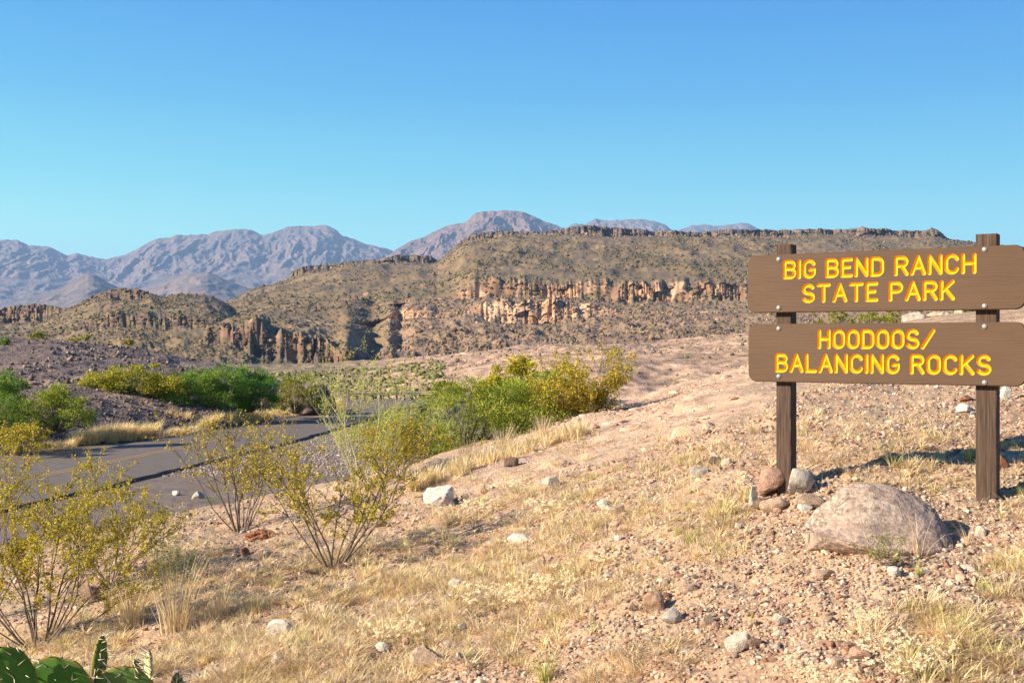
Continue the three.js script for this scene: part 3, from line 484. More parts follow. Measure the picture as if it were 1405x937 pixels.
function makeBoard(sign, u0, u1, y0, y1, lines, label) {
  const T = .038, outer = roundRect(u0, y0, u1, y1, .045), inset = roundRect(u0 + .004, y0 + .004, u1 - .004, y1 - .004, .041), holes = [], islands = [], letters = [];
  for (const [text, pxa, pxb, yb] of lines) {
    const a = uOf(pxa) + HW, b = uOf(pxb) - HW; let w = 0; const gap = .30, space = .78;
    for (let i = 0; i < text.length; i++) w += text[i] === ' ' ? space - gap : GLYPH[text[i]][0] + (i < text.length - 1 ? gap : 0);
    const sx = (b - a) / w; let x = a;
    for (const ch of text) { if (ch === ' ') { x += (space - gap) * sx; continue; } const [gw, st] = GLYPH[ch], c = carve(st, x, yb, sx, .0765); letters.push([ch, c.g]); for (const l of c.loops) (THREE.ShapeUtils.area(l) > 0 ? holes : islands).push(l); x += (gw + gap) * sx; }
  }
  const front = new THREE.Shape(inset); front.holes = holes.map((h) => new THREE.Path(h));
  const parts = [new THREE.ShapeGeometry(front)]; for (const l of islands) parts.push(new THREE.ShapeGeometry(new THREE.Shape(l.slice().reverse())));
  const ring = (p, z) => p.map((q) => [q.x, q.y, z]), rings = [ring(inset, 0), ring(outer, -.004), ring(outer, -T + .004), ring(inset, -T)], P = [], idx = [], n = outer.length;
  rings.forEach((r) => r.forEach((q) => P.push(...q))); for (let k = 0; k < 3; k++) for (let i = 0; i < n; i++) { const a = k * n + i, b = k * n + (i + 1) % n; idx.push(a, a + n, b, b, a + n, b + n); }
  const side = new THREE.BufferGeometry(); side.setAttribute('position', new THREE.Float32BufferAttribute(P, 3)); side.setIndex(idx);
  const back = new THREE.ShapeGeometry(new THREE.Shape(inset)); back.translate(0, 0, -T); { const ix = back.index.array; for (let i = 0; i < ix.length; i += 3) { const t = ix[i]; ix[i] = ix[i + 1]; ix[i + 1] = t; } }
  const all = [...parts, toCreasedNormals(side, .5), back].map((g) => { g = g.index ? g.toNonIndexed() : g; g.deleteAttribute('uv'); if (!g.attributes.normal) g.computeVertexNormals(); return g; });
  back.computeVertexNormals();
  const g = mergeGeometries(all), p = g.attributes.position, uv = new Float32Array(p.count * 2); for (let i = 0; i < p.count; i++) { uv[i * 2] = p.getX(i) / .9 + y0; uv[i * 2 + 1] = p.getY(i) / .45 + p.getZ(i) * 3 + y0 * 1.7; } g.setAttribute('uv', new THREE.BufferAttribute(uv, 2));
  const board = part(sign, 'board', g, boardMat, label);
  for (const [ch, lg] of letters) part(board, 'letter', lg, letterMat);
  return board;
}
{
  const sign = new THREE.Group(), mid = UL / 2;
  sign.position.set(A1.x + ux * mid, EYE, A1.z + uz * mid); sign.rotation.y = Math.atan2(-uz, ux);
  const inner = (px) => uOf(px) - mid;
  const u0 = uOf; // board coordinates are measured from the left bolts, then moved to the middle
  const b1 = makeBoard(sign, u0(1026), u0(1408), .1425, .4295, [['BIG BEND RANCH', 1074.5, 1340.5, .3145], ['STATE PARK', 1100, 1311, .196]], 'upper board reading BIG BEND RANCH STATE PARK');
  const b2 = makeBoard(sign, u0(1027), u0(1409), -.2, .087, [['HOODOOS/', 1122, 1284, -.0275], ['BALANCING ROCKS', 1063.5, 1361, -.144]], 'lower board reading HOODOOS/ BALANCING ROCKS');
  b1.position.x = b2.position.x = -mid;
  const dome = new THREE.LatheGeometry([[0, .006], [.004, .0057], [.0085, .0038], [.0118, .001], [.0124, -.001]].map((q) => new THREE.Vector2(...q)).reverse(), 18); dome.rotateX(Math.PI / 2);
  for (const [u, v] of [[0, .405], [0, .166], [0, .063], [0, -.1725], [UL, .413], [UL, .159], [UL, .067], [UL, -.185]]) { const b = part(sign, 'bolt', dome, boltMat); b.position.set(u - mid, v, .0015); }
  const post = (u, w, top, base, seed) => {
    const D = .086, nh = 150, np = 18, P = [], C = [], U = [], idx = [];
    // perimeter starts at the front left and runs round with rounded corners
    const per = []; const r = .006; for (const [cx, cz, a] of [[w / 2 - r, -D + r, -90], [w / 2 - r, -r, 0], [-w / 2 + r, -r, 90], [-w / 2 + r, -D + r, 180]]) { for (let i = 0; i <= 3; i++) { const t = (a + i * 30) * Math.PI / 180; per.push([cx + r * Math.cos(t), cz + r * Math.sin(t)]); } const nxt = { '-90': [w / 2, -D + r, w / 2, -r], 0: [w / 2 - r, 0, -w / 2 + r, 0], 90: [-w / 2, -r, -w / 2, -D + r], 180: [-w / 2 + r, -D, w / 2 - r, -D] }[a]; for (let i = 1; i < np; i++) per.push([lerp(nxt[0], nxt[2], i / np), lerp(nxt[1], nxt[3], i / np)]); }
    const n = per.length; let acc = 0;
    for (let j = 0; j <= nh; j++) { const y = lerp(base, top, j / nh); acc = 0; for (let i = 0; i <= n; i++) {
      const [x, z] = per[i % n]; if (i) acc += Math.hypot(x - per[i - 1][0], z - per[i - 1][1]);
      // weathering checks: long narrow splits along the grain
      let d = .0008 * n2(i * .5 + seed, y * 6); for (let c = 0; c < 5; c++) { const ci = hash(c, seed) * n, cy = lerp(base, top, hash(c, seed, 2)), len = .1 + .25 * hash(c, seed, 3), wob = ci + 1.2 * n2(y * 5, c + seed); if (Math.abs(i - wob) < 1 && Math.abs(y - cy) < len) d -= .006 * (1 - Math.abs(i - wob)) * (1 - (Math.abs(y - cy) / len) ** 2); }
      const l = Math.hypot(x, z + D / 2); P.push(x + x / l * d, y, z + (z + D / 2) / l * d); const k = .8 + .35 * n2(i * .35 + seed, y * 2.5) + .25 * n2(i * 1.3, y * 9 + seed), base0 = mixc([.095, .05, .03], [.13, .082, .055], clamp(.3 + .8 * n2(i * .6 + 3, y * 1.3 + seed))); C.push(...mulc(base0, k)); U.push(y / .9 + seed, acc / .45);
    } }
    for (let j = 0; j < nh; j++) for (let i = 0; i < n; i++) { const a = j * (n + 1) + i, b = a + n + 1; idx.push(a, b, a + 1, a + 1, b, b + 1); }
    const c0 = P.length / 3; P.push(0, top + .002, -D / 2); C.push(.2, .13, .09); U.push(0, 0); for (let i = 0; i < n; i++) idx.push(nh * (n + 1) + i, c0, nh * (n + 1) + i + 1);
    const g = new THREE.BufferGeometry(); g.setAttribute('position', new THREE.Float32BufferAttribute(P, 3)); g.setAttribute('color', new THREE.Float32BufferAttribute(C, 3)); g.setAttribute('uv', new THREE.Float32BufferAttribute(U, 2)); g.setIndex(idx);
    const m = part(sign, 'post', toCreasedNormals(g, .9), postMat); m.position.set(u - mid, 0, -.0385); return m;
  };
  post(.012, .078, .481, -1.0, 3); post(UL, .091, .487, -1.0, 8);
  add(sign, 'park_sign', 'brown wooden sign with two boards of yellow routed lettering on two posts', 'sign');
}

// ---------------------------------------------------------------- stones
const stoneMap = (() => { const S = 512, a = tileFbm(S, 6, 6, 151), b = tileFbm(S, 40, 4, 161); const h = (x, y) => .5 * a(x, y) + .5 * b(x, y); const g = (v) => Math.pow(clamp(v), 1 / 2.2); return { map: dataTex(S, (x, y) => { const v = .72 + .5 * (a(x, y) - .5) + .5 * (b(x, y) - .5); return [g(v), g(v * .985), g(v * .97)]; }, true), bump: dataTex(S, (x, y) => { const v = h(x, y); return [v, v, v]; }) }; })();
const stoneMat = new THREE.MeshStandardMaterial({ vertexColors: true, map: stoneMap.map, bumpMap: stoneMap.bump, bumpScale: .006, roughness: .93, name: 'stone' });
function boxUV(g, s) { const p = g.attributes.position, n = g.attributes.normal, u = new Float32Array(p.count * 2); for (let i = 0; i < p.count; i++) { const ax = Math.abs(n.getX(i)), ay = Math.abs(n.getY(i)), az = Math.abs(n.getZ(i)); if (ay >= ax && ay >= az) { u[i * 2] = p.getX(i) / s; u[i * 2 + 1] = p.getZ(i) / s; } else if (ax > az) { u[i * 2] = p.getZ(i) / s; u[i * 2 + 1] = p.getY(i) / s; } else { u[i * 2] = p.getX(i) / s; u[i * 2 + 1] = p.getY(i) / s; } } g.setAttribute('uv', new THREE.BufferAttribute(u, 2)); return g; }
const TONE = { pink: [.46, .27, .185], grey: [.46, .40, .34], tan: [.45, .31, .205], pale: [.60, .49, .375], white: [.74, .65, .53], dark: [.13, .085, .065], red: [.29, .115, .06], brown: [.23, .14, .095] };
function placeStone(px, py, w, h, tone, label, { seed = (px * 31 + py) | 0, deep = .7, detail = 6, planes = 11, group, bury = .22, turn = hash(px, py) * 6.28, rough = .05, tone2 } = {}) {
  const q = hit(px, py), W = w * q.m, Hh = h * q.m / .97 / (1 - bury * .5), g = stone(seed, detail, { planes, rough, sx: .56 * W, sy: .55 * Hh, sz: .56 * W * deep, crease: .45 });
  const c = TONE[tone], c2 = tone2 ? TONE[tone2] : mulc(c, .72);
  paint(g, (x, y, z) => { const n = fbm3(x / W * 2.4 + seed, y / W * 2.4, z / W * 2.4, 4), m = fbm3(x / W * 9, y / W * 9 + seed, z / W * 9, 3); return mulc(mixc(c, c2, clamp(.28 + n * 1.4)), 1.12 + .35 * m); });
  boxUV(g, Math.max(.12, W * 1.2));
  const m = new THREE.Mesh(g, stoneMat); m.castShadow = m.receiveShadow = true; m.position.set(q.x, q.y + Hh * (.5 - bury) , q.z - W * deep * .25); m.rotation.y = turn < 0 ? 0 : 0;
  return add(m, 'rock', label, 'rock', group ? { group } : {});
}
// the big boulder: a slab that leans back, high in the middle and steep at its right end
{
  const q = hit(1222, 757), m = q.m, prof = [[-104, 14], [-98, 28], [-80, 54], [-66, 66], [-50, 86], [-34, 94], [-10, 98], [16, 95], [44, 84], [66, 72], [84, 58], [97, 40], [103, 16]];
  const g0 = new THREE.IcosahedronGeometry(1, 34); g0.deleteAttribute('normal'); g0.deleteAttribute('uv'); let g = mergeVertices(g0, 1e-5); const p = g.attributes.position;
  const v = new THREE.Vector3(), crest = (x) => { let k = 0; while (k < prof.length - 2 && x > prof[k + 1][0]) k++; const a = prof[Math.max(0, k - 1)], b = prof[k], c = prof[k + 1], d = prof[Math.min(prof.length - 1, k + 2)], t = clamp((x - b[0]) / (c[0] - b[0])), s0 = (c[1] - a[1]) / (c[0] - a[0]), s1 = (d[1] - b[1]) / (d[0] - b[0]), w = c[0] - b[0], t2 = t * t, t3 = t2 * t; return b[1] * (2 * t3 - 3 * t2 + 1) + s0 * w * (t3 - 2 * t2 + t) + c[1] * (3 * t2 - 2 * t3) + s1 * w * (t3 - t2); };
  for (let i = 0; i < p.count; i++) {
    v.fromBufferAttribute(p, i).normalize(); const X = clamp(v.x * 1.03, -1, 1), ring = Math.sqrt(Math.max(1e-4, 1 - X * X)), l = Math.hypot(v.y, v.z), cy = v.y / l, cz = v.z / l;
    const sq = 1 / Math.pow(Math.pow(Math.abs(cy), 1.7) + Math.pow(Math.abs(cz), 1.7), 1 / 1.7), H = crest(X * 103), wide = 76 * Math.pow(ring, .55);
    const e = 1 + .03 * fbm3(v.x * 2.5, v.y * 2.5, v.z * 2.5 + 4, 4) + .018 * fbm3(v.x * 9, v.y * 9, v.z * 9, 4);
    const Y = cy > 0 ? cy * sq * H * .84 : cy * sq * 30, Z = cz * sq * wide * (cy > 0 ? 1 - .35 * cy : 1), under = X > .55 && cy < .35 ? (X - .55) * 16 * (.35 - cy) : 0;
    p.setXYZ(i, (X * 101 * e - under) * m, (Y * e + (X < 0 ? -X * 20 * (cy < 0 ? 1 : Math.max(0, 1 - cy * 1.2)) : 0)) * m, (Z * e - Math.max(0, cy) * 26) * m);
  }
  g.computeVertexNormals(); boxUV(g, .22);
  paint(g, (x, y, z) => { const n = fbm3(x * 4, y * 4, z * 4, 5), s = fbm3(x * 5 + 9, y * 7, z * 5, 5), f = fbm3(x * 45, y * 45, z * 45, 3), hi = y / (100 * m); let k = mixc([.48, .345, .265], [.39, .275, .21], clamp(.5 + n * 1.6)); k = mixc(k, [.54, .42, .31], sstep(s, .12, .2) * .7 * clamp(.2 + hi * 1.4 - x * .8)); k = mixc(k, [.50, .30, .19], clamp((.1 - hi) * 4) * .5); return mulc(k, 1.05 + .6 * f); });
  const bm = stoneMat.clone(); bm.bumpScale = .006; bm.name = 'boulder stone'; const b = new THREE.Mesh(g, bm); b.castShadow = b.receiveShadow = true; b.position.set(q.x + .012, q.y + .004, q.z - .18);
  add(b, 'boulder', 'large rounded tan grey boulder with pale patches in front of the sign', 'boulder');
}
placeStone(1060, 681, 42, 41, 'pink', 'pinkish orange block leaning against the foot of the left post', { deep: .8, planes: 9, seed: 5, bury: .08 });
placeStone(1098, 681, 37, 43, 'grey', 'grey white block at the right of the left post foot', { deep: .8, planes: 8, seed: 12, bury: .08 });
placeStone(1066, 701, 40, 22, 'tan', 'flat pinkish tan stone below the orange block at the post', { deep: .7, seed: 22 });
placeStone(1111, 697, 44, 20, 'tan', 'flat ochre stone below the grey white block at the post', { deep: .7, seed: 31 });
placeStone(1106, 703, 21, 16, 'white', 'small cream stone resting against the flat ochre stone', { deep: .8, seed: 44 });
placeStone(1035, 696, 14, 30, 'pale', 'upright pale shard beside the pinkish orange block', { deep: .8, seed: 51, bury: .1 });
placeStone(1045, 699, 22, 16, 'brown', 'small brown stone between the pale shard and the flat tan stone', { seed: 55 });
placeStone(603, 694, 40, 33, 'white', 'chunky white stone on the slope right of the middle creosote bush', { deep: .8, planes: 9, seed: 63 });
placeStone(634, 638, 29, 13, 'white', 'flat white stone at the lower edge of the green bush', { seed: 71 });
placeStone(701, 641, 19, 20, 'dark', 'dark brown pointed stone on the pale crest', { seed: 83, tone2: 'brown' });
placeStone(758, 670, 26, 17, 'pale', 'pale stone with grey shade on the slope below the dark pointed stone', { seed: 91 });
placeStone(829, 699, 20, 15, 'white', 'bright white egg sized stone among grass in the middle of the slope', { seed: 103 });
placeStone(848, 706, 20, 16, 'tan', 'tan stone just right of the bright white stone', { seed: 107 });
placeStone(716, 745, 36, 13, 'white', 'flat cream stone among dry grass in the middle of the slope', { seed: 113 });
placeStone(382, 877, 40, 27, 'white', 'white angular stone in the dry grass at the lower left', { deep: .7, planes: 9, seed: 121 });
placeStone(378, 912, 22, 16, 'pale', 'small pale stone just below the white angular stone', { seed: 127 });
placeStone(587, 917, 46, 31, 'tan', 'broad pinkish tan stone near the bottom edge of the gravel', { deep: .8, planes: 10, seed: 133 });
placeStone(523, 894, 19, 13, 'white', 'small white stone left above the broad pinkish tan stone', { seed: 141 });
placeStone(557, 886, 17, 12, 'pink', 'small pink stone above the broad pinkish tan stone', { seed: 149 });
placeStone(627, 806, 24, 15, 'grey', 'grey pebble sitting in a dark hollow on the slope', { seed: 151 });
placeStone(897, 839, 33, 28, 'tan', 'tan stone with a rusty red side on the gravel', { seed: 163, tone2: 'red' });
placeStone(922, 857, 33, 24, 'grey', 'rounded pinkish grey stone touching the rusty red stone', { seed: 171 });
placeStone(972, 859, 22, 18, 'tan', 'rounded tan stone right of the pinkish grey stone', { seed: 181 });
placeStone(1015, 894, 34, 29, 'pale', 'pointed pale grey stone with a dark shaded right side on the gravel', { seed: 191, planes: 8 });
placeStone(1037, 889, 20, 14, 'brown', 'brown stone in the shade of the pointed pale stone', { seed: 197 });
placeStone(1131, 796, 32, 16, 'tan', 'flat tan stone on the bare gravel left below the boulder', { seed: 203 });
placeStone(1228, 791, 21, 14, 'white', 'small white stone on the gravel just below the boulder', { seed: 211 });
placeStone(962, 654, 26, 15, 'grey', 'grey stone on the slope left of the sign', { seed: 223 });
placeStone(998, 640, 14, 14, 'pale', 'pale upright chip beside dark stones left of the sign', { seed: 229 });
placeStone(986, 637, 22, 13, 'dark', 'dark reddish stone beside the pale upright chip', { seed: 233 });
placeStone(945, 813, 25, 13, 'tan', 'flat tan stone on the gravel above the pinkish grey stone', { seed: 239 });
placeStone(1072, 855, 19, 15, 'pale', 'small squarish pale stone on the gravel in the lower middle', { seed: 241 });
placeStone(1165, 893, 22, 15, 'pink', 'small pink stone left of the fluffy grass clumps', { seed: 251 });
placeStone(1152, 917, 20, 18, 'tan', 'tan stone at the lower edge left of the fluffy grass clumps', { seed: 257 });
placeStone(1185, 905, 32, 20, 'pink', 'pinkish stone half hidden by the fluffy grass clumps', { seed: 259 });
placeStone(1346, 737, 17, 16, 'pale', 'pale stone in the shadow at the right end of the boulder', { seed: 263 });
placeStone(1377, 642, 18, 18, 'red', 'dark red stone on the ground behind the right post', { seed: 269 });
placeStone(1382, 549, 15, 22, 'white', 'upright white stone on the slope right of the right post', { seed: 271, bury: .1 });
placeStone(1325, 566, 20, 13, 'white', 'white stone just left of the right post below the boards', { seed: 277 });
placeStone(1328, 552, 17, 10, 'red', 'rusty red stone on top of the white stone by the right post', { seed: 281 });
placeStone(335, 762, 14, 12, 'red', 'small rusty red stone below the middle creosote bush', { seed: 283 });
placeStone(355, 742, 36, 17, 'red', 'crumbling reddish clod of earth at the foot of the creosote bush', { seed: 293, rough: .2, planes: 5 });
placeStone(276, 777, 18, 12, 'tan', 'tan stone on the slope left below the middle creosote bush', { seed: 307 });
placeStone(121, 826, 28, 22, 'brown', 'brown stone under the left creosote bush', { seed: 311 });
placeStone(240, 680, 12, 7, 'white', 'small white stone on the grey shoulder near the road', { seed: 313 });
placeStone(270, 685, 18, 11, 'grey', 'grey stone on the shoulder near the small green tuft', { seed: 317 });
reseed(900);
for (let i = 0; i < 70; i++) {
  const px = rr(430, 1400), py = rr(690, 930); if (px > 1100 && px < 1340 && py < 790) continue;
  placeStone(px, py, rr(9, 17), rr(6, 12), ['tan', 'pink', 'grey', 'pale', 'brown', 'tan'][Math.floor(rnd() * 6)], 'small loose stone lying on the stony slope below the sign', { seed: 1000 + i, detail: 3, group: 'small loose stones on the slope' });
}

// ---------------------------------------------------------------- plants
const leafMat = (name, rgb = [1, 1, 1], tr = .35) => new THREE.MeshPhysicalMaterial({ vertexColors: true, color: new THREE.Color().setRGB(...rgb), roughness: .8, transmission: tr, thickness: 0, side: THREE.DoubleSide, specularIntensity: .3, name });
const foliageMat = leafMat('leaves', [1.45, 1.4, 1.2], .45), strawMat = leafMat('dry grass blades', [1.3, 1.28, 1.2], .32);
const barkMat = new THREE.MeshStandardMaterial({ vertexColors: true, roughness: .9, name: 'bark' });
const V3 = (x, y, z) => new THREE.Vector3(x, y, z);
function path(p0, dir, len, n, bend, up) { const pts = [p0.clone()], d = dir.clone(), p = p0.clone(); for (let i = 0; i < n; i++) { d.add(V3(gauss() * bend, gauss() * bend * .6 + up, gauss() * bend)).normalize(); p.addScaledVector(d, len / n); pts.push(p.clone()); } return { pts, d }; }
const pick = (pts, t) => { const f = t * (pts.length - 1), i = Math.min(Math.floor(f), pts.length - 2); return pts[i].clone().lerp(pts[i + 1], f - i); };
// an open desert shrub: many thin stems from one crown, leaves in loose clumps along the outer twigs
function shrub({ seed, w, h, deep = .8, stems = 16, spread = .75, subs = 7, twigs = 3, leaves = 6000, leaf = [.012, .008], from = .3, jitter = .035, colors, wood = [.14, .10, .075], rad = .006, lean = 0, bend = .22 }) {
  reseed(seed); const W = new MB(), L = new MB(), tips = [];
  for (let s = 0; s < stems; s++) {
    const a = (s + rnd()) / stems * 6.2832, th = spread * Math.sqrt(rnd() * .9 + .1), dir = V3(Math.cos(a) * Math.sin(th) + lean, Math.cos(th), Math.sin(a) * Math.sin(th)).normalize(), len = rr(.7, 1.05), R = rad * rr(.7, 1.3);
    const st = path(V3(Math.cos(a) * .03, -.03, Math.sin(a) * .03), dir, len, 7, bend, .03); W.tube(st.pts, st.pts.map((_, i) => R * (1 - .75 * i / 7)), mulc(wood, rr(.7, 1.4)), 4);
    tips.push([st.pts, 1]);
    for (let k = 0; k < subs; k++) {
      const t = rr(from, .98), p = pick(st.pts, t), d2 = st.d.clone().multiplyScalar(.7).add(randDir().multiplyScalar(.75)).add(V3(0, .25, 0)).normalize(), b = path(p, d2, len * rr(.16, .36), 4, bend * 1.3, .02); W.tube(b.pts, b.pts.map((_, i) => R * .45 * (1 - .7 * i / 4)), mulc(wood, rr(.8, 1.6)), 3); tips.push([b.pts, 1.2]);
      for (let q = 0; q < twigs; q++) { const c = path(pick(b.pts, rr(.3, 1)), randDir().multiplyScalar(.8).add(d2).normalize(), len * rr(.06, .14), 2, bend, .02); W.tube(c.pts, c.pts.map((_, i) => R * .25 * (1 - .5 * i / 2)), mulc(wood, rr(.8, 1.6)), 3); tips.push([c.pts, 1.6]); }
    }
  }
  const pool = tips.slice(0).filter(([p]) => p.length !== 8 || rnd() < .5), total = leaves; const tone = pool.map(() => rnd());
  for (let i = 0; i < total; i++) {
    const k = Math.floor(rnd() * pool.length), [pts] = pool[k], p = pick(pts, Math.pow(rnd(), .6)); if (pts.length === 8 && p.distanceTo(pts[0]) < from * 1.1) continue;
    p.add(V3(gauss(), gauss(), gauss()).multiplyScalar(jitter)); const c = mulc(colors[Math.min(colors.length - 1, Math.floor((tone[k] * .7 + rnd() * .3) * colors.length))], rr(.75, 1.25)), d = randDir(), s = randDir().cross(d).normalize(); L.leaf(p, d, s, leaf[0] * rr(.7, 1.3), leaf[1] * rr(.7, 1.3), c);
  }
  return fit(W, L, w, h, deep);
}
function fit(W, L, w, h, deep) {                                     // to the width, height and depth measured on the photograph, leaves keep their size
  let mx = 0, my = 0; const lp = L.p; const xs = [], ys = []; for (let i = 0; i < lp.length; i += 12) { xs.push(Math.abs(lp[i])); ys.push(lp[i + 1]); } xs.sort((a, b) => a - b); ys.sort((a, b) => a - b); mx = xs[Math.floor(xs.length * .97)] || 1; my = ys[Math.floor(ys.length * .985)] || 1;
  const sx = w / 2 / mx, sy = h / my, sz = sx * deep;
  for (let i = 0; i < W.p.length; i += 3) { W.p[i] *= sx; W.p[i + 1] *= sy; W.p[i + 2] *= sz; }
  for (let i = 0; i < lp.length; i += 12) { const ox = lp[i], oy = lp[i + 1], oz = lp[i + 2]; for (let k = 0; k < 12; k += 3) { lp[i + k] = ox * sx + (lp[i + k] - ox); lp[i + k + 1] = oy * sy + (lp[i + k + 1] - oy); lp[i + k + 2] = oz * sz + (lp[i + k + 2] - oz); } }
  return { wood: W.geo(), leaf: L.geo() };
}
// a dense rounded bush: clumps of small leaves over a branching frame, with hollows between the clumps
function bush({ seed, w, h, deep = .8, clumps = 60, leaves = 9000, leaf = [.06, .03], colors, wood = [.12, .09, .07], lobes, feather = 0, low = .12 }) {
  reseed(seed); const W = new MB(), L = new MB(), cl = [];
  const lb = lobes ?? [[0, .5, 0, .5, .5, .5]];
  for (let k = 0; k < clumps; k++) { const q = lb[Math.floor(rnd() * lb.length)], d = randDir(), r = Math.pow(rnd(), .38); const p = V3(q[0] + d.x * q[3] * r, Math.max(low, q[1] + d.y * q[4] * r), q[2] + d.z * q[5] * r); cl.push([p, rr(.055, .12), rnd()]); }
  for (const [p] of cl) { if (rnd() < .75) { const b0 = V3(p.x * .12, 0, p.z * .12), mid = V3(p.x * .45 + gauss() * .05, p.y * .5, p.z * .45 + gauss() * .05); const c = new THREE.QuadraticBezierCurve3(b0, mid, p), pts = c.getPoints(5); W.tube(pts, pts.map((_, i) => .008 * (1 - .14 * i)), mulc(wood, rr(.7, 1.3)), 3); } }
  for (let i = 0; i < leaves; i++) {
    const [p, r, t] = cl[Math.floor(rnd() * cl.length)], o = V3(gauss() * r * 1.2, gauss() * r * .85, gauss() * r * 1.2), q = p.clone().add(o); if (q.y < .02) q.y = rr(.02, .15);
    const c = mulc(colors[Math.min(colors.length - 1, Math.floor((t * .65 + rnd() * .35) * colors.length))], rr(.7, 1.3)), d = feather ? o.normalize().add(randDir().multiplyScalar(.8)).add(V3(0, .3, 0)).normalize() : randDir(), s = randDir().cross(d).normalize(); L.leaf(q, d, s, leaf[0] * rr(.6, 1.4), leaf[1] * rr(.6, 1.4), c);
  }
  return fit(W, L, w, h, deep);
}
function plant(name, label, category, g, p, { turn = 0, group, leafName = 'foliage', woodName = 'branches', mat = foliageMat } = {}) {
  const o = new THREE.Group(); o.position.set(p.x, p.y, p.z); o.rotation.y = turn;
  if (g.wood) part(o, woodName, g.wood, barkMat); part(o, leafName, g.leaf, mat);
  return add(o, name, label, category, group ? { group } : {});
}
const CREO = [[.27, .235, .022], [.37, .31, .028], [.31, .26, .025], [.43, .33, .028], [.18, .19, .022]], CREO_Y = [[.36, .30, .03], [.42, .31, .03], [.28, .25, .03], [.46, .32, .035]], MESQ = [[.10, .19, .02], [.15, .245, .026], [.21, .29, .036], [.07, .13, .02]], OLIVE = [[.17, .19, .02], [.24, .23, .025], [.12, .14, .02], [.28, .24, .03]];
